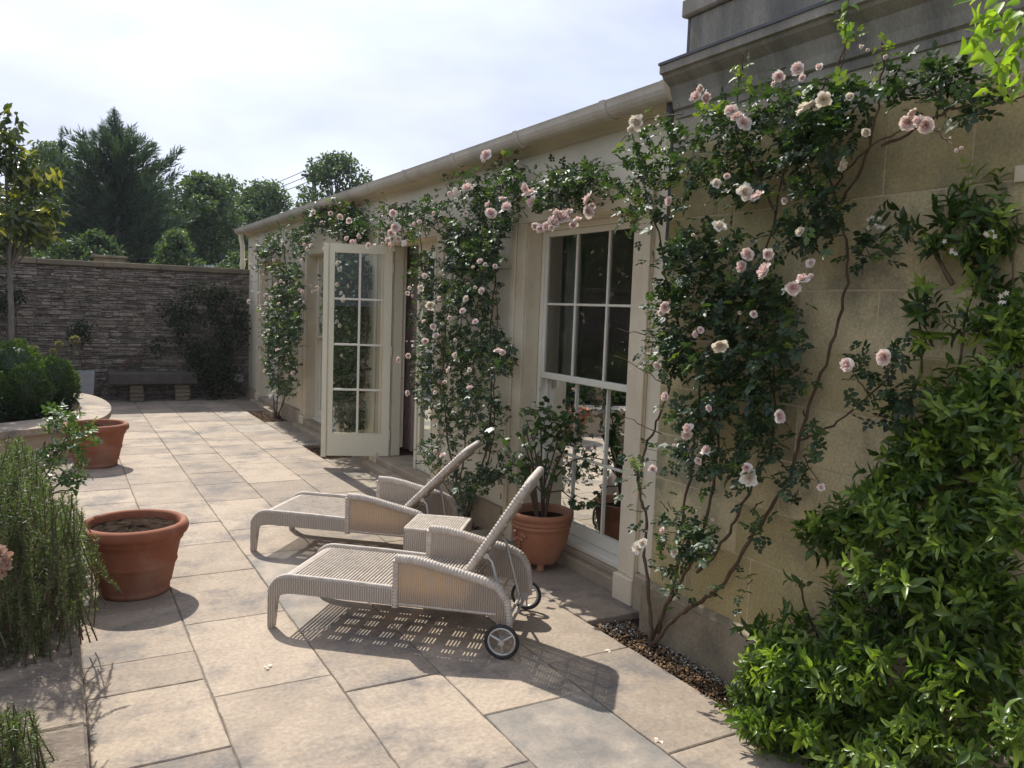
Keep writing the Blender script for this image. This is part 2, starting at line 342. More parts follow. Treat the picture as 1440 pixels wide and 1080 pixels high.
# ------------------------------------------------------------------ foliage helpers
T6V = np.array([(0,0,0),(.5,0,-.05),(1,0,-.12),(.28,.5,.06),(.68,.40,.03),(.28,-.5,.06),(.68,-.40,.03)])
T6F = [(0,1,3),(1,4,3),(1,2,4),(0,5,1),(1,5,6),(1,6,2)]
TNV = np.array([(0,-.5,0),(1,-.12,0),(1,.12,0),(0,.5,0)]); TNF = [(0,1,2,3)]
TLV = np.array([(0,0,0),(.33,0,-.02),(.68,0,-.07),(1,0,-.2),(.2,.38,.06),(.5,.5,.05),(.8,.26,-.05),(.2,-.38,.06),(.5,-.5,.05),(.8,-.26,-.05)])
TLF = [(0,1,4),(1,5,4),(1,2,5),(2,6,5),(2,3,6),(0,7,1),(1,7,8),(1,8,2),(2,8,9),(2,9,3)]
# three-lobed leaf
TVV = np.array([(0,0,0),(.45,0,-.04),(1,0,-.15),(.70,.22,-.04),(.58,.60,-.12),(.25,.42,0),(.0,.35,-.05),(.70,-.22,-.04),(.58,-.60,-.12),(.25,-.42,0),(.0,-.35,-.05)])
TVF = [(0,1,5,6),(1,3,4,5),(1,2,3),(0,10,9,1),(1,9,8,7),(1,7,2)]
def unit(v):
    v = np.asarray(v, float); return v/(np.linalg.norm(v, axis=-1, keepdims=True)+1e-9)
def leaves(name, P, D, Nn, S, Wd, tint, m, parent, tmpl=(T6V, T6F), smooth=True, kind=None):
    P = np.asarray(P, float); n = len(P); tv, tf = tmpl
    D = unit(D); Nn = np.asarray(Nn, float); Nn = unit(Nn - D*(Nn*D).sum(1, keepdims=True)); B = np.cross(Nn, D)
    S = np.broadcast_to(np.asarray(S, float), (n,)); Wd = np.broadcast_to(np.asarray(Wd, float), (n,))
    curl = rng.uniform(.3, 1.8, n)
    V = P[:, None, :] + tv[None, :, 0:1]*(S[:, None]*1)[:, :, None]*D[:, None, :] \
        + tv[None, :, 1:2]*(S*Wd)[:, None, None]*B[:, None, :] + tv[None, :, 2:3]*(S*curl)[:, None, None]*Nn[:, None, :]
    V = V.reshape(-1, 3) - (OFF[parent.name] if parent is not None else 0)
    k = len(tv); flat0 = np.concatenate([np.array(f) for f in tf]); sz0 = np.array([len(f) for f in tf])
    flat = (flat0[None, :] + (np.arange(n)*k)[:, None]).ravel(); sz = np.tile(sz0, n)
    me = mesh_np(name, V, flat, sz, {'tint': np.repeat(np.broadcast_to(tint, (n,)), k)}, smooth)
    o = link(name, me, m, parent)
    if kind: o['kind'] = kind
    return o
def rdir(n): return unit(rng.normal(size=(n, 3)))
def in_poly(p, poly):
    x, y = p[:, 0], p[:, 1]; c = np.zeros(len(p), bool); q = np.asarray(poly, float); j = len(q)-1
    for i in range(len(q)):
        xi, yi = q[i]; xj, yj = q[j]
        c ^= ((yi > y) != (yj > y)) & (x < (xj-xi)*(y-yi)/(yj-yi+1e-12)+xi); j = i
    return c
def sample_poly(poly, n):
    q = np.asarray(poly, float); lo, hi = q.min(0), q.max(0); out = np.zeros((0, 2))
    while len(out) < n:
        p = rng.uniform(lo, hi, (n*3, 2)); out = np.vstack([out, p[in_poly(p, poly)]])
    return out[:n]
def rose_sprays(P, outdir, leaf, young=.06, up=-.15):
    """each point becomes a compound leaf of five to seven leaflets; returns leaflet arrays"""
    n = len(P); D = unit(rdir(n)*1.0 + np.asarray(outdir)*.55 + np.array([0, 0, up]))
    Nn = unit(rdir(n)*.55 + np.array([-.25, .15, 1.0])); Nn = unit(Nn - D*(Nn*D).sum(1, keepdims=True)); B = np.cross(Nn, D)
    L_ = leaf*rng.uniform(.7, 1.25, n); yt = rng.random(n); base = rng.uniform(.1, .6, n); base = np.where(yt < young, rng.uniform(.75, 1, n), base)
    pp, dd, nn, ss, tt = [], [], [], [], []
    def put(off, d, s):
        pp.append(P + off); dd.append(d); nn.append(unit(Nn + rdir(n)*.35)); ss.append(L_*s); tt.append(np.clip(base + rng.normal(0, .07, n), 0, 1))
    put(D*(L_*1.5)[:, None], D, 1.1)
    for k, (a, s) in enumerate(((1.15, 1.0), (.55, .85))):
        for sg in (-1, 1): put(D*(L_*a)[:, None], unit(D*.45 + B*sg), s)
    return [np.concatenate(q) for q in (pp, dd, nn, ss, tt)]
def clumped(polys, per, sig, dens):
    """clump centres over image polygons, points round them (still image coordinates) plus clump ids"""
    pts, ids, k0 = [], [], 0
    for poly, w in polys:
        q = np.asarray(poly, float); a = .5*abs(np.dot(q[:, 0], np.roll(q[:, 1], 1))-np.dot(q[:, 1], np.roll(q[:, 0], 1)))
        nc = max(2, int(a*dens*w/per)); c = sample_poly(poly, nc)
        k = rng.poisson(per, nc)+2; i = np.repeat(np.arange(nc), k)
        p = c[i] + rng.normal(0, sig, (len(i), 2))*rng.uniform(.6, 1.4, (nc, 1))[i]
        pts.append(p); ids.append(i+k0); k0 += nc
    return np.vstack(pts), np.concatenate(ids)

def rose_mesh(name, seed, openness=1.0):
    r = np.random.default_rng(seed); V, F, T = [], [], []
    layers = [(6, 1.0, .42, .80, .9), (6, .82, .58, .66, .72), (5, .60, .66, .58, .55), (4, .40, .68, .45, .38), (3, .22, .66, .3, .25)]
    for li, (n, R, Hh, wid, tn) in enumerate(layers):
        a0 = r.uniform(0, 6.28)
        for k in range(n):
            a = a0 + 2*math.pi*k/n + r.normal(0, .12); b = len(V); w = wid*r.uniform(.9, 1.15); op = openness*r.uniform(.85, 1.1); lift = r.uniform(.7, 1.3); pr_ = r.uniform(.78, 1.15)
            for j in range(5):
                t = j/4
                for i in range(5):
                    u = (i-2)/2; hw = w*math.sin(math.pi*(.12+.62*t))*.95
                    rad = R*op*pr_*(t**.75)*(1-.12*u*u) + .07*math.sin(5*u+k*2.1+li)*t*t; z = Hh*lift*(t**1.1) - (.30*R*max(0, t-.65)*2.2) + .07*abs(u)*t + .09*math.sin(4*u+2*k+li)*t*t
                    ang = a + u*hw/(max(rad, .28))*.72
                    V.append((rad*math.cos(ang), rad*math.sin(ang), z-.25)); T.append(np.clip(tn+.15*(t-.5)+r.normal(0, .03), 0, 1))
            for j in range(4):
                for i in range(4): F.append((b+j*5+i, b+j*5+i+1, b+(j+1)*5+i+1, b+(j+1)*5+i))
    # calyx
    me = mesh_np(name, V, np.concatenate([np.array(f) for f in F]), [len(f) for f in F], {'tint': T}, True)
    return me
ROSE_MESH = [rose_mesh('rose_bloom', 10+i, o) for i, o in enumerate((.92, .78, 1.0, .64))]
for me in ROSE_MESH: me.materials.append(PETAL)
ROSE_MESHW = [rose_mesh('cream_bloom', 30+i, o) for i, o in enumerate((1.1, .8))]
for me in ROSE_MESHW: me.materials.append(PETALW)
BUD_MESH = rose_mesh('rose_bud', 50, .38); BUD_MESH.materials.append(PETAL)
def bloom(parent, p, r, kind='pink', aim=(-.75, -.45, .25)):
    me = {'pink': random.choice(ROSE_MESH), 'white': random.choice(ROSE_MESHW), 'bud': BUD_MESH}[kind]
    o = bpy.data.objects.new('flower' if kind != 'bud' else 'flower_bud', me); COL.objects.link(o); o.parent = parent; OFF[o.name] = OFF[parent.name]
    o.location = np.asarray(p)-OFF[parent.name]
    d = Vector(np.asarray(aim)+rng.normal(0, .42, 3)); q = d.to_track_quat('Z', 'Y'); e = q.to_matrix().to_4x4() @ Matrix.Rotation(random.uniform(0, 6.28), 4, 'Z')
    o.rotation_euler = e.to_euler(); s = r*random.uniform(.88, 1.12); o.scale = (s, s, s*random.uniform(.9, 1.15))
    if kind == 'white': o['label'] = 'fading cream white rose flower'
    return o
def stem_px(mb, px, X, r0, r1, sag=.0, n=None):
    """a stem through image points at distances X (scalar or list) on the wall side"""
    px = np.asarray(px, float); X = np.full(len(px), X) if np.isscalar(X) else np.asarray(X, float)
    P = on_x(px, X); m = (len(P)-1)*5+1; s = np.linspace(0, len(P)-1, m); i = np.arange(len(P))
    Q = np.stack([np.interp(s, i, P[:, k]) for k in range(3)], 1)
    for _ in range(4): Q[1:-1] = .25*Q[:-2]+.5*Q[1:-1]+.25*Q[2:]
    Q[1:-1] += rng.normal(0, .004, Q[1:-1].shape)
    mb.tube(Q, np.linspace(r0, r1, m)*(1+.12*np.sin(np.arange(m)*1.7)), 7)
    return Q
def twig(mb, a, b, r=.003):
    a, b = np.asarray(a), np.asarray(b); mid = (a+b)/2 + rng.normal(0, .02, 3); mb.tube([a, .5*a+.5*mid+.0, mid, b], [r, r*.9, r*.8, r*.6], 5)

# ================================================================== SETTING: ground, terrace, beds
g = MB(); g.add([(-400,-400,-.12),(400,-400,-.12),(400,400,-.12),(-400,400,-.12)], [(0,1,2,3)]); g.build('ground', M_EARTH, None, 'structure')
XE = [-2.6, -1.7, -.75, .09, .57, 1.09, 1.55, 2.06, 2.54, 2.95]
known = {3: [2.3, 3.08, 3.70, 4.03, 4.69, 5.30, 5.92, 6.6, 7.25, 7.78], 4: [1.7, 2.62, 3.51, 4.38, 5.17, 5.83, 6.4, 7.1],
         5: [1.75, 2.5, 3.32, 4.05, 4.7, 5.45, 6.1], 6: [1.5, 2.1, 2.88, 3.75, 4.5, 5.3, 6.2], 7: [1.55, 2.305, 3.187, 4.0, 4.75, 5.4, 6.1, 7.0, 7.85, 8.48]}
beds = [(.3, 3.56), (5.45, 6.35), (8.6, 9.52), (11.5, 12.72)]        # cut-outs along the wall
pv = MB(); pg = MB()
for c in range(len(XE)-1):
    ys = [y for y in known.get(c, [])] or [-1.2 + random.uniform(0, .4)]
    if ys[0] > 0:
        while ys[0] > -2: ys.insert(0, ys[0]-random.uniform(.6, .9))
    while ys[-1] < 14.6: ys.append(min(14.62, ys[-1]+random.uniform(.45, .95)))
    if c == 8:
        ys = sorted(set([-1.5, .3] + [q for b in beds for q in b] + [4.45, 7.05, 7.8, 10.4, 14.62, 13.6]))
    for y0, y1 in zip(ys[:-1], ys[1:]):
        if c == 8 and any(abs(y0-b[0]) < .01 and abs(y1-b[1]) < .01 or (y0 >= b[0]-.01 and y1 <= b[1]+.01) for b in beds): continue
        if y1-y0 < .05: continue
        grey = (c == 6 and y1 < 2.95 and y0 > 1.9) or (c == 5 and 4.0 < y0 < 4.8) or random.random() < .02
        gx = .0032
        (pg if grey else pv).slab(XE[c]+gx, XE[c+1]-gx, y0+gx*random.uniform(.5, 1.3), y1-gx, -.045, random.uniform(-.0015, .0015), random.random(), .0013)
pv.build('paving', M_PAVE, None, 'structure'); pg.build('grey_paving', M_PAVEGREY, None, 'structure')
j = MB()
j.add([(-2.6,-2,-.008),(2.535,-2,-.008),(2.535,14.62,-.008),(-2.6,14.62,-.008)], [(0,1,2,3)])
for y0, y1 in ((3.57, 5.44), (6.36, 8.59), (9.53, 11.49), (12.73, 14.62)): j.add([(2.535,y0,-.008),(2.95,y0,-.008),(2.95,y1,-.008),(2.535,y1,-.008)], [(0,1,2,3)])
j.build('paving_joints', M_JOINT, None, 'structure')
sb = MB()
for y0, y1 in beds: sb.add([(2.52,y0-.02,-.04),(3.0,y0-.02,-.04),(3.0,y1+.02,-.04),(2.52,y1+.02,-.04)], [(0,1,2,3)])
sb.build('planting_bed_soil', M_SOIL, None, 'structure')
def chips(name, n, boxes, size, m, zlift=0.0, flat=.5):
    """little angular stones lying on the bed"""
    cv = np.array([(-1,-1,-1),(1,-1,-1),(1,1,-1),(-1,1,-1),(-.7,-.8,1),(.8,-.6,1),(.6,.8,1),(-.8,.7,1)])*.5
    cf = [(0,3,2,1),(4,5,6,7),(0,1,5,4),(1,2,6,5),(2,3,7,6),(3,0,4,7)]
    ar = np.array([(b[1]-b[0])*(b[3]-b[2])*b[4] for b in boxes]); bi = rng.choice(len(boxes), n, p=ar/ar.sum()); B = np.array([b[:4] for b in boxes])[bi]
    P = np.stack([rng.uniform(B[:, 0], B[:, 1]), rng.uniform(B[:, 2], B[:, 3]), -.037+zlift+rng.random(n)*.018], 1)
    a = rng.uniform(0, 6.28, n); S = size*rng.uniform(.5, 1.5, (n, 3))*np.array([1.3, .8, flat]); tl = rng.normal(0, .3, (n, 2))
    V = cv[None]*S[:, None, :]; x = V[..., 0]*np.cos(a)[:, None]-V[..., 1]*np.sin(a)[:, None]; y = V[..., 0]*np.sin(a)[:, None]+V[..., 1]*np.cos(a)[:, None]
    z = V[..., 2] + x*tl[:, 0:1] + y*tl[:, 1:2]
    V = np.stack([x, y, z], -1) + P[:, None]; flat0 = np.concatenate([np.array(f) for f in cf])
    me = mesh_np(name, V.reshape(-1, 3), (flat0[None]+(np.arange(n)*8)[:, None]).ravel(), [4]*6*n, {'tint': np.repeat(rng.random(n), 8)})
    return link(name, me, m)
bx = [(2.55, 2.80, 1.2, 3.55, 1), (2.55, 2.92, 8.62, 9.5, .7), (2.55, 2.92, 11.52, 12.7, .5), (2.55, 2.92, 5.47, 6.33, .4)]
tag(chips('bark_mulch', 9000, bx, .011, M_CHIP), 'brown bark and gravel mulch in the narrow beds along the wall', 'mulch', kind='stuff')
tag(chips('white_gravel', 650, [(2.69, 2.76, 1.6, 3.15, 1), (2.58, 2.78, 3.3, 3.52, .5), (2.56, 2.74, 1.6, 3.3, .05)], .008, M_PEBBLE, .012), 'pale gravel scattered against the foot of the ochre wall', 'gravel', kind='stuff')

# ================================================================== ORANGERY (the cream range with windows and doors)
ORA = thing('orangery', 'long single storey cream stone garden range with sash window, open french door and gutter', 'building', (2.93, 9.0, 0))
Y_OPEN = [(3.82, 5.07), (6.62, 7.98), (9.45, 10.85), (12.25, 13.65)]
HEAD = 2.31; YN, YF = 3.40, 14.70; XW = 2.95
w = MB()
cuts = [YN] + [q for o in Y_OPEN for q in o] + [YF]
for i in range(0, len(cuts), 2):
    y0, y1 = cuts[i], cuts[i+1]
    a0 = .165 if i else 0; a1 = .165 if i < len(cuts)-2 else 0       # room for the architraves
    for z0, z1 in ((.2, .93), (.934, 1.995), (1.999, HEAD)): w.box(XW, 3.2, y0, y1, z0, z1, random.random())
for k, (z0, z1) in enumerate(((HEAD, 2.592), (2.596, 2.80))):
    ys = np.arange(YN, YF-.3, 1.37 + .1*k); ys = list(ys)+[YF]
    for y0, y1 in zip(ys[:-1], ys[1:]): w.box(XW, 3.2, y0+.001, y1-.001, z0, z1, random.random())
w.box(2.962, 3.19, YN+.01, YF-.01, 2.3, 2.79)
w.box(3.2, 7.0, YF-.25, YF, 0, 2.80, .5); w.box(6.8, 7.0, YN, YF-.25, 0, 2.8, .5)
w.build('wall', M_RENDER, ORA)
for (y0, y1) in Y_OPEN:
    a = MB()
    for s, ye in ((-1, y0), (1, y1)):
        ya, yb = (ye-.17, ye) if s < 0 else (ye, ye+.17)
        a.box(2.93, 2.948, ya, yb, .16, HEAD, random.random(), .003)
        yo = (ya, ya+.055) if s < 0 else (yb-.055, yb)
        a.box(2.915, 2.9275, yo[0], yo[1], .16, HEAD+.17, random.random(), .003)
        a.box(2.895, 2.948, ya-.012, yb+(.0 if s < 0 else .012), 0, .158, random.random(), .006)
        # splayed reveal lining
        a.box(2.9485, 3.06, ye-.004 if s < 0 else ye-.012, ye+.012 if s < 0 else ye+.004, .10, HEAD, random.random())
    a.box(2.93, 2.948, y0-.115, y1+.115, HEAD+.002, HEAD+.17, random.random(), .003)
    a.box(2.9485, 3.06, y0+.013, y1-.013, HEAD-.012, HEAD+.004, random.random())
    a.build('architrave', M_STONE, ORA)
pl = MB()
pc = [3.40, 3.62, 5.26, 6.43, 8.17, 9.26, 11.04, 12.06, 13.84, 14.72]
for y0, y1 in ((3.36, 3.635), (5.255, 6.435), (8.165, 9.265), (11.035, 12.065), (13.835, 14.72)):
    pl = MB(); pl.box(2.905, 3.0, y0, y1, -.05, .2, random.random(), .008); pl.build('plinth', M_PLINTH, ORA)
st = MB()
st.box(2.96, 3.25, 3.835, 5.055, -.05, .075, .5, .008); st.box(3.005, 3.25, 3.84, 5.05, .0752, .115, .7, .006)
st.build('window_sill', M_PLINTH, ORA)
for k, (y0, y1) in enumerate(Y_OPEN[1:]):
    s2 = MB(); s2.box(2.80, 2.903, y0-.1, y1+.12, -.05, .055, .35, .008); s2.box(2.905, 3.3, y0+.012, y1-.012, -.05, .115, .2, .008)
    s2.build('threshold_step', M_PLINTH, ORA)
cm = MB(); cm.extrude_y([(2.95,2.775),(2.925,2.78),(2.918,2.80),(2.895,2.815),(2.875,2.835),(2.875,2.85),(2.95,2.85)], YN+.05, YF+.02, .5); cm.build('cornice_moulding', M_STONE, ORA)
gt = MB()
th = np.linspace(math.pi, 2*math.pi, 11); gp_ = [(2.82+.062*math.cos(t)*1.0, 2.888+.062*math.sin(t)*1.25) for t in th]
prof = [(2.754, 2.905), (2.758, 2.89)] + gp_[1:-1] + [(2.882, 2.89), (2.882, 2.905), (2.868, 2.905)] + [(2.82+.05*math.cos(t), 2.892+.05*math.sin(t)*1.2) for t in th[::-1]][1:-1] + [(2.768, 2.905)]
gt.extrude_y(prof, 3.43, 14.95, .5, True)
gt.build('gutter', M_GUTTER, ORA)
for y in [3.95+1.02*k for k in range(11)]:
    b = MB(); pr_ = [(2.82+.068*math.cos(t), 2.886+.068*math.sin(t)*1.25) for t in th]
    pi_ = [(2.82+.0615*math.cos(t), 2.886+.0615*math.sin(t)*1.25) for t in th]
    b.extrude_y([(2.750, 2.909)] + pr_[1:-1] + [(2.888, 2.909)] + pi_[::-1][1:-1], y-.03, y+.03, .2); b.box(2.876, 2.92, y-.012, y+.012, 2.852, 2.90)
    b.build('gutter_bracket', M_GUTTER, ORA)
ec = MB(); ec.extrude_y([(2.752, 2.907)] + [(2.82+.065*math.cos(t), 2.887+.065*math.sin(t)*1.25) for t in th] + [(2.886, 2.907)], 3.405, 3.43); ec.build('gutter_end_cap', M_GUTTER, ORA)
rf = MB(); rf.add([(2.87,3.36,2.912),(7.2,3.36,3.02),(7.2,14.95,3.02),(2.87,14.95,2.912),(2.87,3.36,2.93),(7.2,3.36,3.05),(7.2,14.95,3.05),(2.87,14.95,2.93)],
                  [(0,3,2,1),(4,5,6,7),(0,1,5,4),(1,2,6,5),(2,3,7,6),(3,0,4,7)]); rf.build('roof', M_LEAD, ORA)
sf = MB(); sf.box(2.884, 3.2, YN, YF, 2.852, 2.90); sf.build('fascia', M_STONE, ORA)
dp = MB(); dp.tube([(2.84, 14.78, 2.84), (2.84, 14.78, 2.74), (2.865, 14.76, 2.6), (2.865, 14.76, .06), (2.84, 14.74, .0)], .04, 10)
for z in (.6, 1.45, 2.3): dp.tube([(2.865, 14.76, z-.035), (2.865, 14.76, z+.035)], .05, 10)
dp.build('downpipe', M_PAINT, ORA)
dp2 = MB(); dp2.tube([(2.86, 3.47, 2.83), (2.86, 3.47, 2.70), (2.90, 3.47, 2.62), (2.90, 3.47, 2.1)], .022, 10); dp2.build('downpipe', M_LEAD, ORA)['label'] = 'thin black downpipe behind the big rose'
rm = MB()   # interior
rm.add([(3.2,YN+.1,.1),(6.79,YN+.1,.1),(6.79,YF-.26,.1),(3.2,YF-.26,.1)], [(0,1,2,3)]); rm.build('room_floor', M_FLOOR, ORA)
rm = MB(); rm.add([(3.205,YN+.02,.1),(6.79,YN+.02,.1),(6.79,YN+.02,2.78),(3.205,YN+.02,2.78)], [(0,1,2,3)])
rm.add([(3.2,YN,2.77),(6.8,YN,2.77),(6.8,YF-.25,2.77),(3.2,YF-.25,2.77)], [(0,3,2,1)]); rm.add([(6.78,YN,.1),(6.78,YF,.1),(6.78,YF,2.77),(6.78,YN,2.77)], [(0,1,2,3)]); rm.build('room_lining', M_ROOM, ORA)
def curtain(x, y0, y1, m, lab=None, z0=.13, z1=2.45):
    n = int((y1-y0)/.012); F = MB(); ys = np.linspace(y0, y1, n)
    v = [(x+.028*math.sin(y*72)+.01*math.sin(y*31), y, z) for y in ys for z in (z0, z1)]
    F.add(v, [(2*i, 2*i+2, 2*i+3, 2*i+1) for i in range(n-1)], .5, True); o = F.build('curtain', m, ORA)
    if lab: o['label'] = lab
curtain(3.30, 4.86, 5.35, M_CURTAIN, 'pale linen curtain behind the sash window'); curtain(3.30, 3.55, 3.86, M_CURTAIN)
curtain(3.36, 7.66, 8.35, M_CURTAINB, 'brown curtain just inside the open door'); curtain(3.36, 6.3, 6.7, M_CURTAINB); curtain(3.3, 9.3, 9.8, M_CURTAIN); curtain(3.3, 10.6, 11.0, M_CURTAIN)

def sash_window(y0, y1, lab):
    fr = MB(); X0, X1 = 3.062, 3.15
    fr.box(X0, X1, y0+.012, y0+.045, .115, HEAD-.012, .5, .004); fr.box(X0, X1, y1-.045, y1-.012, .115, HEAD-.012, .5, .004)
    fr.box(X0, X1, y0+.046, y1-.046, HEAD-.05, HEAD-.012, .5, .004); fr.box(X0-.04, X1, y0+.046, y1-.046, .116, .155, .5, .006)
    win = fr.build('window', M_PAINTW, ORA); win['label'] = lab
    a, b = y0+.047, y1-.047; meet = 1.235
    for nm, xs, z0, z1, zb in (('upper', 3.072, meet-.022, HEAD-.052, 1.745), ('lower', 3.112, .157, meet+.018, .70)):
        s = MB(); t = .03; br = .045 if nm == 'upper' else .085
        s.box(xs, xs+.036, a, a+t, z0, z1, .5, .004); s.box(xs, xs+.036, b-t, b, z0, z1, .5, .004)
        s.box(xs-.002, xs+.036, a+t, b-t, z0, z0+br, .5, .004); s.box(xs, xs+.036, a+t, b-t, z1-.04, z1, .5, .004)
        iw = (b-a-2*t)
        for k in (1, 2): s.box(xs+.004, xs+.03, a+t+iw*k/3-(.009 if nm == 'upper' else .007), a+t+iw*k/3+(.009 if nm == 'upper' else .007), z0+br, z1-.04, .5, .003)
        s.box(xs+.006, xs+.028, a+t, b-t, zb-.008, zb+.008, .5, .003)
        s.build('sash', M_PAINTW, win)
        p = MB()
        p.add([(xs+.018,a+t,z0+br),(xs+.018,b-t,z0+br),(xs+.018,b-t,z1-.04),(xs+.018,a+t,z1-.04)], [(0,1,2,3)])
        p.build('pane', M_GLASS, win)
    for yy in (a+.012, b-.03): h = MB(); h.box(3.045, 3.0715, yy, yy+.02, meet-.10, meet-.024, .5, .004); h.build('sash_horn', M_PAINTW, win)
sash_window(*Y_OPEN[0], 'white sash window nearest the big rose')
sash_window(*Y_OPEN[2], 'sash window half hidden behind the open door')
sash_window(*Y_OPEN[3], 'far sash window behind the rose')

def door_leaf(hinge, free, z0, z1, lab, rows=4, side=1):
    """glazed leaf between two ground points; local axis along the leaf"""
    h = np.array(hinge, float); f = np.array(free, float); Lw = np.linalg.norm(f-h); d = (f-h)/Lw; nrm = np.array([-d[1], d[0]])
    def bx_(mb, s0, s1, t0, t1, za, zb, tint=.5):
        c = []
        for z in (za, zb):
            for s, t in ((s0, t0), (s1, t0), (s1, t1), (s0, t1)): q = h + d*s + nrm*t; c.append((q[0], q[1], z))
        mb.add(c, [(0,3,2,1),(4,5,6,7),(0,1,5,4),(1,2,6,5),(2,3,7,6),(3,0,4,7)], tint)
    T = .024; D = MB(); stl = .075
    bx_(D, 0, stl, -T, T, z0, z1); bx_(D, Lw-.105, Lw-.055, -T, T, z0, z1)
    bx_(D, Lw-.043, Lw+.005, -T-.012, T+.012, z0-.01, z1+.002)
    bx_(D, Lw-.055, Lw-.043, -T*.5, T*.5, z0, z1)
    gl0, gl1 = stl, Lw-.105
    bx_(D, gl0, gl1, -T, T, z0, z0+.225); bx_(D, gl0, gl1, -T, T, z1-.09, z1)
    for s in (-1, 1): bx_(D, gl0, gl1, s*T-.006*(s > 0), s*T+.006*(s < 0)+.0, z0+.226, z0+.238)
    o = D.build('door', M_PAINT, ORA); o['label'] = lab
    B = MB(); mid = (gl0+gl1)/2; ga, gb = z0+.225, z1-.09
    bx_(B, mid-.0115, mid+.0115, -.017, .017, ga, gb)
    for k in range(1, rows):
        z = ga+(gb-ga)*k/rows; bx_(B, gl0, mid-.0115, -.0165, .0165, z-.010, z+.010); bx_(B, mid+.0115, gl1, -.0165, .0165, z-.010, z+.010)
    B.build('glazing_bar', M_PAINTW, o)
    P = MB(); q = [h+d*s for s in (gl0, gl1)]
    P.add([(q[0][0], q[0][1], ga), (q[1][0], q[1][1], ga), (q[1][0], q[1][1], gb), (q[0][0], q[0][1], gb)], [(0,1,2,3)]); P.build('pane', M_DOORGLASS, o)
    K = MB()
    for zc, hh in ((z0+.88, .09), (z0+1.22, .04), (z0+.10, .03), (z1-.06, .03)): bx_(K, Lw-.056, Lw-.040, -T-.022, -T-.010, zc-hh, zc+hh)
    bx_(K, Lw-.052, Lw-.046, -T-.021, -T-.008, z0+.02, z1-.02)
    K.build('bolt', M_BRASS, o)
    Hd = MB(); p0 = h+d*(Lw-.02)-nrm*(T+.05); e0 = h+d*(Lw-.02)-nrm*(T+.010)
    Hd.tube([(e0[0], e0[1], z0+.97), (p0[0], p0[1], z0+.97), (p0[0], p0[1], z0+.82), (e0[0], e0[1], z0+.82)], .008, 8); Hd.build('handle', M_BRASS, o)
    for zc in (z0+.22, z0+1.1, z1-.22): G = MB(); bx_(G, -.012, .018, -.018, .018, zc-.05, zc+.05); G.build('hinge', M_PAINT, o)
    return o
door_leaf((3.035, 7.955), (2.395, 8.20), .12, 2.296, 'cream glazed door leaf standing open')
door_leaf((3.085, 6.635), (3.085, 7.305), .12, 2.296, 'cream glazed door leaf behind the rose, closed')
df = MB(); df.box(3.062, 3.16, 7.955, 7.976, .116, HEAD-.014, .5, .004); df.box(3.062, 3.16, 6.62, 6.632, .116, HEAD-.014, .5, .004); df.box(3.062, 3.16, 6.633, 7.954, HEAD-.013, HEAD-.002, .5); df.build('door_frame', M_PAINT, ORA)

# wall lantern between the roses
LAN = thing('wall_lantern', 'black square wall lantern half hidden by the middle rose', 'lantern', (2.95, 5.93, 1.98))
m = MB(); m.box(2.93, 2.9495, 5.8620, 5.9980, 2.02, 2.30); m.box(2.85, 2.93, 5.9173, 5.9428, 2.285, 2.305); m.build('bracket', M_BLACK, LAN)
m = MB()
for x in (2.76, 2.906):
    for y in (5.8280, 6.0167): m.box(x, x+.018, y, y+.018, 2.0, 2.26)
for z in (1.985, 2.258): m.box(2.755, 2.928, 5.8237, 6.0362, z, z+.016)
m.add([(2.745,5.8152,2.275),(2.932,5.8152,2.275),(2.932,6.0447,2.275),(2.745,6.0447,2.275),(2.84,5.9300,2.335)], [(0,1,4),(1,2,4),(2,3,4),(3,0,4),(0,3,2,1)]); m.build('lamp_frame', M_BLACK, LAN)
m = MB(); m.box(2.768, 2.914, 5.8365, 6.0235, 2.003, 2.256); m.build('lamp_glass', M_CLEARLAMP, LAN)
m = MB(); m.lathe([(.0,2.002),(.018,2.002),(.018,2.10),(.012,2.12),(.0,2.125)], 2.84, 5.9300, 12); m.build('candle_tube', M_WHITEBOX, LAN)

# ================================================================== TALLER STONE HOUSE at the right
HOU = thing('stone_house', 'taller ochre ashlar stone block with dark weathered cornice and parapet', 'building', (2.8, 1.0, 0))
XH = 2.80; YH = 3.36
a = MB(); ad = MB(); zs = [.26, .585, .835, 1.077, 1.327, 1.576, 1.825, 2.19, 2.545, 2.76]
marks = {7: [2.1, 1.754, 1.2, .4, 3.0], 8: [1.82, 2.45, 1.0, .2]}
for k in range(len(zs)-1):
    if k in marks: ys = sorted(marks[k]+[YH])
    else:
        ys = [YH]; y = YH - random.uniform(.15, .5)
        while y > -1.5: ys.append(y); y -= random.uniform(.35, .72)
        ys = sorted(ys)
    ys = [-1.6] + [q for q in ys if q > -1.5]
    for y0, y1 in zip(ys[:-1], ys[1:]):
        dx = random.uniform(0, .0015)
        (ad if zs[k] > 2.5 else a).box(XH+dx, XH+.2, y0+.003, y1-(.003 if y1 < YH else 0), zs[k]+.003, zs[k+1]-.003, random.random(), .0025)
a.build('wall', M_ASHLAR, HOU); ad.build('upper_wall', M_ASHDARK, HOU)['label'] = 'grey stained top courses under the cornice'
a = MB(); a.box(XH+.003, 6.0, -1.6, YH-.002, 0, 2.75); a.build('mortar_joints', M_MORTAR, HOU)
a = MB()
for y0, y1 in ((-1.6, .2), (.2, 1.5), (1.5, 2.55), (2.55, YH+.03)): a.box(2.762, XH+.05, y0+.001, y1-.001, -.08, .235, random.random(), .006)
a.extrude_y([(2.762, .235), (2.80, .262), (2.83, .262), (2.83, .235)], -1.6, YH+.02); a.build('plinth', M_PLINTHDARK, HOU)
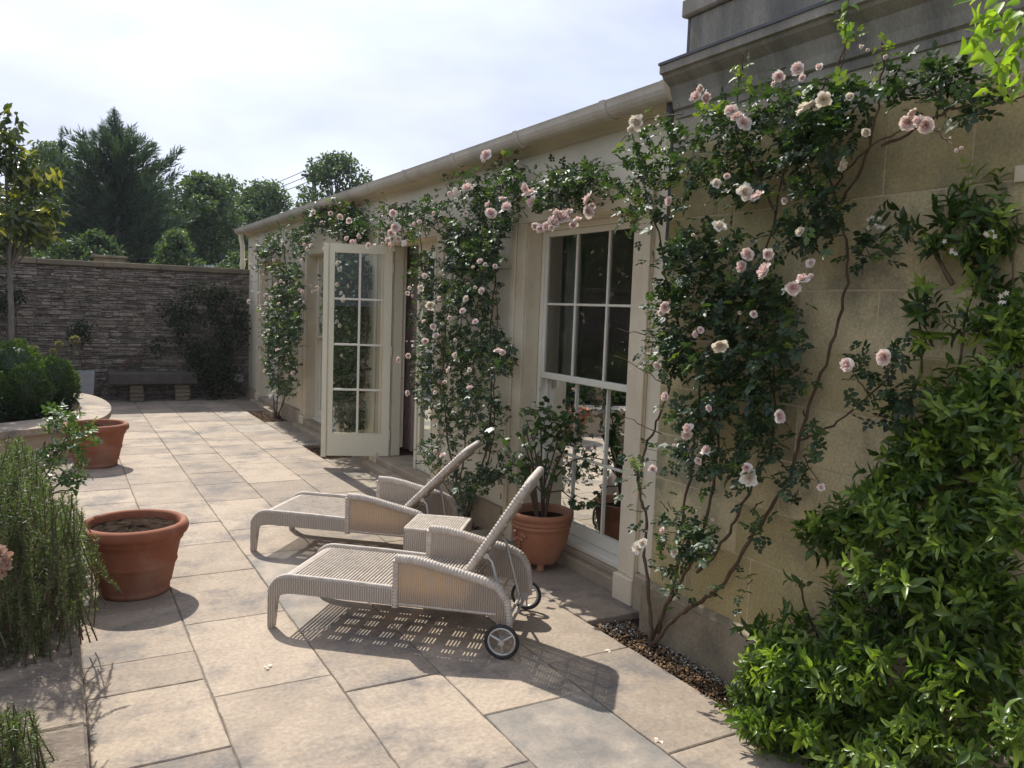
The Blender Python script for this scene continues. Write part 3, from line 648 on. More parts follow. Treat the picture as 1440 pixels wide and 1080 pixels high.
cp = [(2.81, 2.70), (2.792, 2.70), (2.790, 2.735), (2.775, 2.745), (2.768, 2.79), (2.745, 2.85), (2.70, 2.885), (2.692, 2.90), (2.675, 2.905), (2.675, 2.945)]
a = MB(); nP = len(cp)
# front run with a mitred return at the far end
v = []
for (x, z) in cp: v.append((x, -1.6, z))
for (x, z) in cp: v.append((x, YH-.015, z))
for (x, z) in cp: v.append((2.95, YH-.015, z))
a.add(v, [(i, i+1, nP+i+1, nP+i) for i in range(nP-1)] + [(nP+i, nP+i+1, 2*nP+i+1, 2*nP+i) for i in range(nP-1)], .5)
a.build('cornice', M_WEATHER, HOU)
a = MB(); a.add([(2.668,-1.6,2.945),(2.668,YH-.01,2.945),(6,YH-.01,2.945),(6,YH-.1,3.0),(2.86,YH-.1,3.0),(2.86,-1.6,3.0),(2.668,-1.6,2.958),(2.668,YH-.01,2.958),(6,YH-.01,2.958)],
    [(6,7,4,5),(7,8,3,4),(0,1,7,6),(1,2,8,7),(0,6,5),(0,5,4,1)]); a.build('lead_flashing', M_LEAD, HOU)
a = MB()
for y0, y1, z0, z1 in ((-1.6, .9, 2.99, 3.21), (.905, 2.05, 2.99, 3.21), (2.055, YH-.03, 2.99, 3.21)): a.box(2.842, 3.4, y0, y1, z0, z1, random.random(), .006)
a.build('parapet', M_WEATHER, HOU)
a = MB(); a.box(2.815, 3.5, -1.6, YH+.01, 3.212, 3.30, .3, .008); a.build('parapet_coping', M_WEATHER, HOU)
a = MB(); a.box(2.845, 3.4, YH-.0295, YH-.012, 2.97, 3.208); a.build('lead_upstand', M_LEAD, HOU)
a = MB(); a.box(2.79, 2.803, 1.47, 1.60, 2.18, 2.235, .5, .003); a.build('plaque', M_STONE, HOU)['label'] = 'small pale stone patch set in the wall'

# ================================================================== FAR GARDEN WALL
GW = thing('garden_wall', 'old grey rubble stone garden wall with flat coping closing the terrace', 'wall', (0, 14.62, 0))
a = MB(); z = -.05
while z < 2.1:
    h = random.choice((.02, .025, .03, .036, .045, .06)); h = min(h, 2.13-z); x = -5.0 + random.uniform(0, .3)
    while x < 3.4:
        l = random.uniform(.05, .24); hj = random.uniform(-.006, .004); a.box(x+.003, x+l-.003, 14.62+random.uniform(-.03, .012), 14.75, z+.002+hj, z+h-.003+hj+random.uniform(-.004, .004), random.random(), .008); x += l
    z += h
a.build('stones', M_RUBBLE, GW)
a = MB(); a.box(-9, 6.6, 14.642, 14.92, -.1, 2.12); a.build('mortar', M_RUBBLE, GW)
a = MB(); x = -9
while x < 6.5:
    l = random.uniform(.7, 1.3); a.box(x+.003, x+l-.003, 14.57, 14.95, 2.125+random.uniform(-.004, .004), 2.215+random.uniform(-.006, .006), random.random(), .012); x += l
a.build('coping', M_COPING, GW)

BEN = thing('stone_bench', 'dark stone slab bench on two block legs against the far wall', 'bench', (1.42, 14.3, 0))
a = MB(); a.box(.72, 2.05, 14.13, 14.5, .275, .47, .0, .02); a.build('seat', MATS['bench_stone'], BEN)
for x0, x1 in ((1.03, 1.24), (1.70, 1.93)):
    a = MB()
    for k in range(4): a.box(x0+random.uniform(-.01, .01), x1+random.uniform(-.01, .01), 14.18, 14.46, .068*k, .068*k+.064, random.random(), .008)
    a.build('leg', M_COPING, BEN)
ZP = thing('zinc_planter', 'grey upright metal planter box beside the round clipped bushes', 'planter', (.36, 13.7, 0))
a = MB(); a.add([(.12,13.5,0),(.48,13.5,0),(.48,13.9,0),(.12,13.9,0),(.09,13.47,.53),(.51,13.47,.53),(.51,13.93,.53),(.09,13.93,.53),(.12,13.5,.53),(.48,13.5,.53),(.48,13.9,.53),(.12,13.9,.53),(.13,13.51,.48),(.47,13.51,.48),(.47,13.89,.48),(.13,13.89,.48)],
    [(0,1,5,4),(1,2,6,5),(2,3,7,6),(3,0,4,7),(4,5,9,8),(5,6,10,9),(6,7,11,10),(7,4,8,11),(8,9,13,12),(9,10,14,13),(10,11,15,14),(11,8,12,15)], .5); a.build('body', M_ZINC, ZP)
a = MB(); a.box(.131, .469, 13.511, 13.889, .44, .475); a.build('soil', M_SOIL, ZP)
BX = thing('meter_box', 'small pale utility box fixed low on the far wall by the downpipe', 'utility box', (2.76, 14.58, .28))
a = MB(); a.box(2.66, 2.85, 14.53, 14.597, .26, .40, .5, .006); a.build('box', M_WHITEBOX, BX); a = MB(); a.box(2.673, 2.837, 14.524, 14.5298, .273, .387, .5, .002); a.build('lid', M_WHITEBOX, BX)

# ================================================================== RAISED BEDS at the left
OUT = [(-4.5,7.6),(-2.5,8.25),(-1.2,8.75),(-.466,9.06),(-.116,9.27),(.136,9.43),(.34,9.66),(.49,10.0),(.57,10.5),(.59,11.0),(.56,11.5),(.47,12.0),(.33,12.4),(.0,12.85),(-.6,13.2),(-2.5,13.6),(-4.5,13.7)]
INN = [(-4.5,8.3),(-2.5,8.9),(-1.2,9.35),(-.5,9.68),(-.12,9.95),(.04,10.12),(.14,10.35),(.21,10.65),(.25,10.9),(.26,11.2),(.25,11.5),(.2,11.8),(.1,12.05),(-.15,12.4),(-.7,12.75),(-2.5,13.2),(-4.5,13.3)]
def smooth_open(p, it=2):
    p = np.array(p, float)
    for _ in range(it): q = np.empty((2*len(p)-2, 2)); q[0::2] = .75*p[:-1]+.25*p[1:]; q[1::2] = .25*p[:-1]+.75*p[1:]; p = np.vstack([p[:1], q, p[-1:]])
    return p
OUT = smooth_open(OUT); INN = smooth_open(INN)
OB = thing('raised_bed', 'curved raised bed with broad pale stone coping round the clipped bushes', 'raised bed', (-1, 11, 0))
a = MB(); k = len(OUT); w_in = INN
def strip(mb, A, B, za, zb, tint=.5):
    n = len(A); mb.add([(p[0], p[1], za) for p in A]+[(p[0], p[1], zb) for p in B], [(i, i+1, n+i+1, n+i) for i in range(n-1)], tint)
cen = np.array([-1.5, 11.0]); ins = OUT + (cen-OUT)/np.linalg.norm(cen-OUT, axis=1)[:, None]*.045
strip(a, ins, ins, -.05, .285); a.build('retaining_wall', M_PLINTH, OB)
a = MB()
for i in range(0, k-1, 4):
    A = OUT[i:i+5]; B = INN[i:i+5]
    if len(A) < 2: continue
    tnt = random.random(); strip(a, A, B, .35, .35, tnt); strip(a, A, A, .285, .35, tnt); strip(a, B, B, .285, .35, tnt); strip(a, A, B, .285, .285, tnt)
a.build('coping', M_PAVE, OB)
a = MB(); a.add([(p[0], p[1], .30) for p in INN], [tuple(range(len(INN)))]); a.build('soil', M_SOIL, OB)

NB = thing('raised_kerb_bed', 'near raised bed with rough weathered stone kerb where the rosemary grows', 'raised bed', (-.2, 4, 0))
a = MB()
ys = [-1.0, .6, 1.75, 2.78, 4.05, 5.2, 6.2, 7.15]
for y0, y1 in zip(ys[:-1], ys[1:]): a.box(-.24, .072, y0+.003, y1-.003, .27, .35+random.uniform(-.003, .003), random.random(), .01)
a.build('coping', M_BEDSTONE, NB)
a = MB(); a.box(-.2, .05, -1, 7.12, -.05, .27); a.box(-3.5, -.2, 7.0, 7.12, -.05, .3); a.build('retaining_wall', M_PLINTH, NB)
a = MB(); a.add([(-3.5,-1,.31),(-.235,-1,.31),(-.235,7.0,.31),(-3.5,7.0,.31)], [(0,1,2,3)]); a.build('soil', M_SOIL, NB)

# ================================================================== POTS
def big_pot(cx, cy, lab, s=1.0, H_=.42, R=.29, rb=.185):
    t = thing('terracotta_pot', lab, 'plant pot', (cx, cy, 0), group='large plain terracotta pots')
    p = [(0,.0),(rb-.01,.0),(rb,.008),(rb+.004,.03),(rb-.002,.04)]
    f = lambda z: rb+.0 + (R-.035-rb)*(z/.34)
    p += [(f(.06),.06),(f(.16),.16),(f(.175)+.004,.172),(f(.18)+.008,.182),(f(.19)+.004,.192),(f(.2),.20),(f(.28),.28),(f(.31)+.002,.31),(f(.315)+.012,.316),(f(.32)+.014,.335),
          (R-.022,.345),(R-.006,.352),(R,.366),(R+.001,.385),(R-.006,.404),(R-.02,.414),(R-.036,.414),(R-.045,.404),(R-.05,.38),(R-.06,.33),(R-.07,.29)]
    m = MB(); m.lathe([(r*s, z*s*H_/.42) for r, z in p], cx, cy, 64, wob=.004); m.build('pot', M_TERRA, t)
    sm = MB(); n = 40; rr = (R-.052)*s; V = [(cx, cy, .385*s)]; F = []
    rings = 10
    for i in range(1, rings+1):
        for k in range(n):
            a_ = 2*math.pi*k/n; r_ = rr*i/rings; V.append((cx+r_*math.cos(a_), cy+r_*math.sin(a_), (.366+.016*(1-i/rings)+random.uniform(-.006, .008))*s))
    F += [(0, 1+k, 1+(k+1) % n) for k in range(n)]
    for i in range(rings-1):
        for k in range(n): F.append((1+i*n+k, 1+(i+1)*n+k, 1+(i+1)*n+(k+1) % n, 1+i*n+(k+1) % n))
    sm.add(V, F, .5, False); sm.build('soil', M_SOIL, t)
    return t
big_pot(.385, 5.02, 'dark red terracotta pot of bare soil, nearest to the viewer')
big_pot(.345, 8.95, 'terracotta pot by the end of the curved coping, behind leafy sprigs', 1.03)

P3 = thing('footed_pot', 'orange terracotta pot on small feet holding a leafy shrub by the window', 'plant pot', (2.79, 4.48, 0))
px3, py3 = 2.79, 4.48
m = MB(); m.lathe([(0,.045),(.10,.045),(.115,.05),(.13,.075),(.155,.13),(.178,.2),(.19,.26),(.191,.285),(.197,.287),(.199,.297),(.194,.303),(.194,.312),(.20,.315),(.202,.325),(.197,.333),(.197,.34),(.208,.35),(.213,.366),(.21,.382),(.20,.388),(.186,.386),(.180,.37),(.176,.33),(.17,.30)], px3, py3, 56, wob=.004); m.build('pot', M_TERRAL, P3)
m = MB(); m.disc(px3, py3, .335, .177); m.build('soil', M_SOIL, P3)
for a_ in (-2.05, .05, 2.1):
    m = MB(); m.lathe([(0,0),(.026,0),(.03,.01),(.024,.03),(.03,.05),(.03,.058),(0,.058)], px3+.085*math.cos(a_), py3+.085*math.sin(a_), 14); m.build('foot', M_TERRAL, P3)
m = MB()   # relief garland on the flank
for k in range(16):
    a_ = math.radians(196+random.uniform(-17, 17)); z_ = .20+random.uniform(-.06, .07); r_ = .186+(z_-.2)*.25; c_ = (px3+r_*math.cos(a_), py3+r_*math.sin(a_), z_)
    m.lathe([(0,c_[2]-.012),(.010,c_[2]-.006),(.012,c_[2]),(.010,c_[2]+.006),(0,c_[2]+.012)], c_[0], c_[1], 8)
m.build('relief', M_TERRAL, P3)

# ================================================================== LOUNGERS AND TABLE
LU = math.atan2(-.648, .762)
def lounger(loc, lab, utop, ztop):
    """local frame: x from foot to head, y across (far side +), z up; foot legs at x = 0"""
    t = thing('sun_lounger', lab, 'sun lounger', loc, LU, 'wicker sun loungers on the terrace', True)
    Y0, Y1 = -.24, .33
    # seat: cross strands over a grid of bearers
    m = MB(); x = .10
    zt = lambda x: .276
    while x < 1.02:
        m.tube([(x, Y0+.012, zt(x)-.004), (x, Y0+.06, zt(x)), (x, .045, zt(x)+.001), (x, Y1-.06, zt(x)), (x, Y1-.012, zt(x)-.004)], .0061, 6, random.random()); x += .0186
    m.build('seat', M_WSTRAND, t)
    m = MB()
    for y in (-.165, -.075, .045, .165, .255): m.box(.13, 1.02, y-.02, y+.02, .246, .262)
    x = .15
    while x < 1.0: m.box(x, x+.045, Y0+.03, Y1-.03, .238, .2455); x += .118
    m.build('seat_frame', M_WSTRAND, t)
    # apron with curved foot leg, each side
    for y in (Y0, Y1):
        out = []
        for k in range(9):
            a_ = math.pi*(1-k/16.0); out.append((.10+.118*math.cos(a_), .165+.118*math.sin(a_)))
        top = [(-.018, .006), (-.018, .165)] + out[1:] + [(.40, .283), (.665, .277)]
        inn = [(.665, .196), (.40, .196), (.135, .197)] + [(.135-.103*math.sin(b), .16+.037*math.cos(b)) for b in np.linspace(.15, 1.5, 6)] + [(.026, .12), (.014, .006)]
        m = MB(); pr2 = top+inn; n = len(pr2)
        v = [(p[0], y-.017, p[1]) for p in pr2] + [(p[0], y+.017, p[1]) for p in pr2]
        m.add(v, [(i, (i+1) % n, n+(i+1) % n, n+i) for i in range(n)]); m.add(v, [tuple(range(n))[::-1], tuple(range(n, 2*n))]); m.build('side_apron', M_WAPRON, t)
        m = MB(); P = [(p[0], y, p[1]+.002) for p in top[2:]]
        q = np.array(P); s_ = np.concatenate([[0], np.cumsum(np.linalg.norm(np.diff(q, axis=0), axis=1))]); ss = np.arange(0, s_[-1], .0045)
        Q = np.stack([np.interp(ss, s_, q[:, i]) for i in range(3)], 1); m.tube(Q, .0125+.0012*np.sin(ss*2*math.pi/.0145), 8); m.build('rolled_edge', M_WSTRAND, t)
        m = MB(); m.box(-.016, .013, y-.014, y+.014, 0, .03); m.build('leg_cap', M_ALU, t)
    m = MB()
    for k in range(6):
        b = k*.163; xx = .10-.112*math.sin(b); zz = .16+.112*math.cos(b); m.tube([(xx, Y0+.01, zz), (xx, .045, zz+.001), (xx, Y1-.01, zz)], .0072, 6, random.random())
    m.build('foot_roll', M_WSTRAND, t)
    # arm panels
    for y in (Y0-.004, Y1+.004):
        topl = [(.672,.428),(.76,.428),(.86,.412),(.96,.39),(1.05,.372),(1.14,.354),(1.20,.328),(1.243,.268),(1.258,.19),(1.262,.105)]
        bot = [(1.205,.105),(1.195,.165),(1.15,.194),(1.0,.197),(.672,.196)]
        m = MB(); pr2 = topl+bot; n = len(pr2); th_ = .012
        v = [(p[0], y-th_, p[1]) for p in pr2] + [(p[0], y+th_, p[1]) for p in pr2]
        m.add(v, [(i, (i+1) % n, n+(i+1) % n, n+i) for i in range(n)])
        ii = list(range(n)); m.add(v, [tuple(ii)[::-1], tuple(n+i for i in ii)]); m.build('arm_panel', M_WPANEL if y < 0 else M_WFAR, t)
        q = np.array([(p[0], y, p[1]+.006) for p in topl]); s_ = np.concatenate([[0], np.cumsum(np.linalg.norm(np.diff(q, axis=0), axis=1))]); ss = np.arange(0, s_[-1], .0045)
        Q = np.stack([np.interp(ss, s_, q[:, i]) for i in range(3)], 1)
        for _ in range(6): Q[1:-1] = .25*Q[:-2]+.5*Q[1:-1]+.25*Q[2:]
        m = MB(); m.tube(Q, (.0235-.008*np.clip((ss-.5)/.25, 0, 1))+.0022*np.sin(ss*2*math.pi/.0165), 10); m.build('arm_roll', M_WSTRAND, t)
        m = MB(); zz = np.arange(.185, .43, .005); m.tube([(.672, y, z_) for z_ in zz], .0185+.0022*np.sin(zz*2*math.pi/.018), 9); m.build('arm_post', M_WSTRAND, t)
        m = MB(); xx = np.arange(.69, 1.2, .005); m.tube([(x_, y+(.013 if y > 0 else -.013), .206+max(0, x_-1.12)*.0) for x_ in xx], .006+.0012*np.sin(xx*2*math.pi/.02), 6); m.build('lower_band', M_WSTRAND, t)
    # backrest: woven board between two ribbed rails, pivot to top
    p0 = np.array([.965, .285]); p1 = np.array([utop, ztop]); L_ = np.linalg.norm(p1-p0); d = (p1-p0)/L_; nn = np.array([-d[1], d[0]])
    yb0, yb1 = -.165, .255
    m = MB(); k = int(L_/.0145)
    for i in range(k+1):
        s = (i+.5)/(k+1); c = p0+d*L_*s; m.tube([(c[0], yb0+.01, c[1]), (c[0]+nn[0]*-.006, (yb0+yb1)/2, c[1]+nn[1]*-.006), (c[0], yb1-.01, c[1])], .0066, 6, random.random())
    m.build('backrest', M_WSTRAND, t)
    m = MB()
    for y in np.linspace(yb0+.06, yb1-.06, 5): a0 = p0-nn*.012; a1 = p1-nn*.012; m.tube([(a0[0], y, a0[1]), (a1[0], y, a1[1])], .011, 6)
    for s in (.2, .42, .64, .86): c = p0+d*L_*s-nn*.02; m.tube([(c[0], yb0, c[1]), (c[0], yb1, c[1])], .010, 6)
    m.build('backrest_slats', M_WSTRAND, t)
    pts = [(p0[0], yb0, p0[1])] + [(p0[0]+d[0]*(L_-.05), yb0, p0[1]+d[1]*(L_-.05)), (p1[0]-d[0]*.015, yb0+.015, p1[1]-d[1]*.015), (p1[0], yb0+.05, p1[1]), (p1[0], yb1-.05, p1[1]), (p1[0]-d[0]*.015, yb1-.015, p1[1]-d[1]*.015), (p0[0]+d[0]*(L_-.05), yb1, p0[1]+d[1]*(L_-.05)), (p0[0], yb1, p0[1])]
    q = np.array(pts); s_ = np.concatenate([[0], np.cumsum(np.linalg.norm(np.diff(q, axis=0), axis=1))]); ss = np.arange(0, s_[-1], .005)
    Q = np.stack([np.interp(ss, s_, q[:, i]) for i in range(3)], 1); m = MB(); m.tube(Q, .0205+.0026*np.sin(ss*2*math.pi/.0185), 9); m.build('backrest_rail', M_WSTRAND, t)
    # metal struts behind the back
    c = p0+d*L_*.34-nn*.03
    for y in (yb0+.03, yb1-.03):
        m = MB(); m.tube([(c[0], y, c[1]), (c[0]+.03, y, c[1]-.03), (1.225, y, .13)], .0085, 8); m.tube([(c[0], y-.012, c[1]), (c[0], y+.012, c[1])], .016, 10); m.build('back_strut', M_ALU, t)
    m = MB(); m.tube([(1.235, Y0-.075, .088), (1.235, Y1+.075, .088)], .009, 8); m.tube([(1.225, yb0, .13), (1.225, yb1, .13)], .009, 8); m.build('axle', M_ALU, t)
    for y in (Y0-.055, Y1+.055):
        wl = MB(); a_ = np.linspace(0, 2*math.pi, 41)
        wl.tube([(1.235+.079*math.cos(q_), y, .088+.079*math.sin(q_)) for q_ in a_], .0088, 8); w_ = wl.build('wheel', M_RUBBER, t); w_['label'] = 'spoked wheel with black tyre'
        r_ = MB(); r_.tube([(1.235+.066*math.cos(q_), y, .088+.066*math.sin(q_)) for q_ in a_], .0062, 8)
        for k in range(3):
            b = .6+2*math.pi*k/3; r_.tube([(1.235, y, .088), (1.235+.064*math.cos(b), y, .088+.064*math.sin(b))], [.008, .0055], 7)
        r_.tube([(1.235, y-.018, .088), (1.235, y+.018, .088)], .014, 12); r_.build('rim', M_ALU, w_)
    for y in (Y0, Y1): m = MB(); m.box(1.215, 1.255, y-.01, y+.01, .08, .12); m.build('wheel_bracket', M_ALU, t)
    return t
OA = (1.126, 4.355); OBL = (1.316, 5.714)
lounger((OA[0], OA[1], 0), 'white wicker sun lounger nearer the viewer, raised back steep', 1.315, .845)
lounger((OBL[0], OBL[1], 0), 'white wicker sun lounger farther off beyond the side table, back lower', 1.435, .77)

TB = thing('side_table', 'low square wicker side table between the two loungers', 'side table', (2.02, 4.42, 0), LU+.05, None, True)
m = MB(); S_ = .165; x = -S_
while x < S_: m.tube([(x, -S_+.005, .386), (x, 0, .388), (x, S_-.005, .386)], .0068, 6, random.random()); x += .0145
m.build('table_top', M_WSTRAND, TB)
for x0, x1, y0, y1, mm in ((-S_, S_, -S_-.008, -S_, 0), (-S_, S_, S_, S_+.008, 0), (-S_-.008, -S_, -S_, S_, 1), (S_, S_+.008, -S_, S_, 1)):
    m = MB(); m.box(x0, x1, y0, y1, .06, .380); m.build('side_panel', M_WAPRON if mm == 0 else MATS['wicker_back_weave'], TB)
q = [(-S_, -S_), (S_, -S_), (S_, S_), (-S_, S_), (-S_, -S_)]
m = MB()
for (xa, ya), (xb, yb) in zip(q[:-1], q[1:]):
    l = np.linspace(0, 1, 60); m.tube([(xa+(xb-xa)*s, ya+(yb-ya)*s, .383) for s in l], .011+.0016*np.sin(l*2*math.pi*17), 8)
m.build('rolled_edge', M_WSTRAND, TB)
for x in (-S_+.01, S_-.01):
    for y in (-S_+.01, S_-.01): m = MB(); m.box(x-.015, x+.015, y-.015, y+.015, 0, .06); m.build('leg', M_WSTRAND, TB)

# ================================================================== CLIMBING ROSES
OUTW = np.array([-.8, -.25, .1])
def climb_leaves(root, polys, Xs, depth, leaf, dens, per=9, sig=13, young=.06, name='foliage', ymin=-9):
    px, ids = clumped(polys, per, sig, dens); nc = ids.max()+1
    cd = rng.random(nc)**1.2
    d = np.clip(cd[ids]*depth*.8 + rng.normal(0, .03, len(ids)), .0, None)
    P = on_x(px, Xs - .03 - d)
    ok = (P[:, 2] > .02) & (P[:, 1] > ymin); P = P[ok]
    pp, dd, nn, ss, tt = rose_sprays(P, OUTW, leaf, young)
    return leaves(name, pp, dd, nn, ss, .66, tt, LF_ROSE, root)
def climb_flowers(root, lst, X, r=.038, jitter=.10, bigy=-1):
    for e in lst:
        kind = e[2] if len(e) > 2 and isinstance(e[2], str) else 'pink'
        rr = r*(.5 if kind == 'bud' else 1)*random.choice((.62, .8, .95, 1.05, 1.15))
        rr *= 1.45 if e[1] < bigy else 1
        p = on_x([e[:2]], X - random.uniform(.0, jitter))[0]; bloom(root, p, rr, kind)

# the big rose between the sash window and the jasmine
R3 = thing('climbing_rose', 'tall climbing rose on the ochre wall right of the sash window, pink and cream blooms', 'climbing rose', (2.67, 3.17, -.03), group='pink climbing roses on the wall')
m = MB()
XB = 2.68
stem_px(m, [(915,908),(917,870),(908,800),(905,770),(912,735),(900,700),(895,660),(918,610),(935,570),(948,520),(958,470)], [2.67,2.67,2.72,2.74,2.74,2.74,2.74,2.73,2.7,2.68,2.66], .011, .004)
stem_px(m, [(915,908),(930,862),(950,830),(965,805),(978,775),(990,740),(1003,690),(1010,640),(1012,560),(1020,500),(1040,440),(1070,380),(1090,300),(1110,200),(1120,130)], 2.72, .010, .004)
stem_px(m, [(918,905),(945,872),(975,852),(1005,835),(1033,800),(1060,750),(1085,715),(1112,670),(1122,620),(1150,540),(1175,470),(1190,410),(1196,350),(1178,290),(1160,240),(1155,190),(1170,130),(1190,60)], [2.67,2.7,2.73,2.75,2.75,2.75,2.74,2.74,2.74,2.74,2.74,2.74,2.73,2.70,2.68,2.66,2.64,2.62], .0105, .003)
stem_px(m, [(980,805),(1005,780),(1030,740),(1050,700),(1062,670),(1085,640),(1090,560),(1085,500)], 2.74, .008, .004)
stem_px(m, [(925,890),(935,850),(950,820),(955,780),(960,720),(972,660),(980,600),(985,540),(975,500)], 2.73, .010, .004)
stem_px(m, [(1170,270),(1190,235),(1230,200),(1270,185),(1285,170)], [2.7,2.66,2.62,2.56,2.54], .005, .003)
stem_px(m, [(1178,290),(1215,240),(1235,150),(1245,80),(1240,60)], [2.7,2.68,2.62,2.56,2.54], .006, .003)
stem_px(m, [(1240,205),(1300,175),(1340,150),(1390,150),(1440,135)], [2.62,2.58,2.56,2.55,2.54], .006, .003)
stem_px(m, [(1122,620),(1170,600),(1220,560),(1260,520)], [2.74,2.7,2.66,2.62], .005, .003)
stem_px(m, [(958,470),(940,400),(925,330),(905,260),(890,190),(885,170)], 2.70, .006, .003)
stem_px(m, [(1090,300),(1040,200),(1035,140),(1045,75)], [2.7,2.6,2.58,2.56], .005, .003)
stem_px(m, [(1140,250),(1120,180),(1100,120)], [2.7,2.62,2.58], .004, .003)
stem_px(m, [(960,160),(900,168),(870,205)], [2.7,2.68,2.66], .003, .002)
stem_px(m, [(935,540),(905,520),(865,500)], [2.68,2.66,2.64], .003, .002); stem_px(m, [(930,470),(900,470),(870,462)], [2.68,2.66,2.64], .003, .002)
stem_px(m, [(930,610),(890,590),(860,580)], [2.7,2.66,2.62], .003, .002)
stem_px(m, [(1300,175),(1325,190),(1345,212)], [2.56,2.5,2.46], .003, .002); stem_px(m, [(1315,180),(1336,196)], [2.52,2.46], .002, .0015); stem_px(m, [(1225,560),(1205,530),(1192,514)], [2.66,2.55,2.47], .003, .002); stem_px(m, [(1250,530),(1244,504)], [2.6,2.47], .003, .002); stem_px(m, [(1130,640),(1154,684)], [2.7,2.47], .003, .002); stem_px(m, [(1150,130),(1185,90),(1192,45)], [2.64,2.6,2.56], .003, .002)
m.build('stems', M_BARK, R3)
pA = [(885,215),(905,175),(935,165),(965,185),(990,160),(1040,155),(1090,130),(1150,120),(1195,130),(1205,180),(1190,205),(1205,240),(1185,265),(1170,320),(1150,345),(1100,345),(1120,290),(1095,265),(1060,290),(1000,285),(965,270),(940,300),(930,330),(895,320),(905,260)]
pB = [(940,335),(1000,330),(1060,345),(1085,365),(1075,390),(1100,420),(1112,440),(1105,470),(1112,500),(1122,530),(1110,570),(1070,570),(1040,540),(1010,560),(1010,530),(960,520),(930,515),(905,500),(925,440),(930,385)]
pC = [(985,560),(1050,570),(1100,590),(1085,625),(1075,650),(1060,680),(1030,690),(985,665),(945,665),(935,640),(960,620),(950,580)]
pD = [(925,725),(965,720),(1003,730),(1005,765),(985,790),(965,800),(958,835),(935,830),(945,775),(930,760)]
pE = [(870,620),(905,640),(920,690),(915,740),(890,720),(880,670),(860,650)]
pTop = [(975,150),(1010,120),(1040,75),(1055,90),(1060,140),(1120,110),(1190,100),(1220,120),(1225,160),(1160,200),(1060,210),(990,200)]
pLeft = [(850,235),(900,215),(935,220),(930,300),(895,318),(860,300)]
pRt = [(1215,75),(1260,65),(1320,95),(1370,100),(1440,85),(1440,150),(1400,175),(1345,160),(1310,185),(1270,150),(1235,140)]
pBr = [(1140,590),(1165,585),(1150,640),(1170,650),(1175,690),(1140,680),(1100,720),(1065,760),(1035,775),(1055,735),(1090,690),(1110,650),(1120,610)]
pBr2 = [(1180,540),(1195,490),(1240,480),(1280,500),(1290,560),(1260,600),(1225,590),(1200,570)]
pLow = [(1000,805),(1030,790),(1055,800),(1050,830),(1015,840)]
pMid = [(1150,330),(1215,340),(1245,310),(1280,300),(1275,340),(1240,365),(1195,370)]
climb_leaves(R3, [(pA, 1.3), (pB, 2.3), (pC, 1.7), (pD, 1.6), (pE, .65), (pTop, .45), (pLeft, 1.0)], 2.74, .30, .028, .0135, 7, 11, .05)
climb_leaves(R3, [(pRt, .8), (pBr, .7), (pBr2, .8), (pLow, .45), (pMid, .9)], 2.72, .20, .028, .010, 6, 10, .05, 'branch_foliage')
yv = [(1040,95),(1048,110),(1075,225),(925,215),(930,265),(1012,160),(1190,25),(1193,42),(1240,75),(950,240),(870,205),(905,300)]
P = on_x(np.repeat(np.array(yv, float), 7, 0)+rng.normal(0, 7, (7*len(yv), 2)), 2.60+rng.normal(0, .03, 7*len(yv)))
pp, dd, nn, ss, tt = rose_sprays(P, OUTW, .022, 1.0); leaves('young_foliage', pp, dd, nn, ss, .62, tt, LF_ROSE, R3)
fl3 = [(985,125),(978,136),(992,138),(1095,108),(1088,118),(1122,96),(1128,110),(1152,94),(1158,140,'white'),(1146,148,'white'),(1132,152,'white'),(1195,136,'white'),(1218,186,'white'),(1184,232,'white'),(1022,248),(1007,258,'white'),(1048,270,'white'),(1065,276),(1103,282),(1012,318,'white'),(1125,326,'white'),
  (1052,358),(1080,358),(1043,375),(1075,381),(1115,405),(1140,388),(1128,392),(1013,487,'white'),(977,470),(985,464),(1060,442),(935,432),(930,440),(940,283),(895,172,'white'),(888,182,'white'),(925,514),(912,498,'bud'),(935,558),(997,574),(967,602),(966,612),(993,633),(982,648),(1050,658),(1053,672,'white'),(1097,585),(1191,513),(1154,685),(948,627,'bud'),(918,660),(904,764,'white'),(898,770,'white'),(931,746),(1002,731,'bud'),(948,777,'white'),(1028,155),(1036,165),(1046,172),
  (1282,158),(1292,170),(1302,176),(1278,172),(1352,208,'bud'),(1345,212,'bud'),(1383,132,'bud'),(1336,194,'bud'),(1212,66,'bud'),(1220,70,'bud'),(1245,80,'bud'),(1243,503),(960,195,'bud'),(1040,440,'bud'),(886,520,'bud'),(1140,370),(975,330,'bud')]
climb_flowers(R3, fl3, 2.46, .0335, .08)

# the rose between the french door and the sash window
R2 = thing('climbing_rose', 'climbing rose between french door and sash window, arching over both', 'climbing rose', (2.82, 5.55, -.03), group='pink climbing roses on the wall')
m = MB()
for pts, x0, r0 in (([(655,735),(650,700),(640,670),(628,620),(625,560),(622,500),(630,430),(650,370),(660,300)], 2.84, .010), ([(655,735),(662,690),(680,650),(690,600),(692,540),(688,470),(695,400),(700,350),(712,290),(740,260)], 2.84, .010),
                    ([(657,735),(672,680),(690,645),(697,590),(694,520),(700,460),(697,390),(690,330)], 2.86, .008), ([(653,730),(645,690),(655,630),(650,560),(645,480),(655,410)], 2.82, .008), ([(650,715),(625,680),(600,655),(590,630)], 2.78, .005),
                    ([(622,500),(605,440),(595,390),(590,330),(600,290)], 2.80, .006), ([(680,330),(740,265),(790,262),(850,258),(880,262)], 2.84, .006), ([(640,350),(600,310),(560,320),(520,325),(480,315),(450,310)], 2.82, .006)):
    stem_px(m, pts, x0, r0, .003)
m.build('stems', M_BARK, R2)
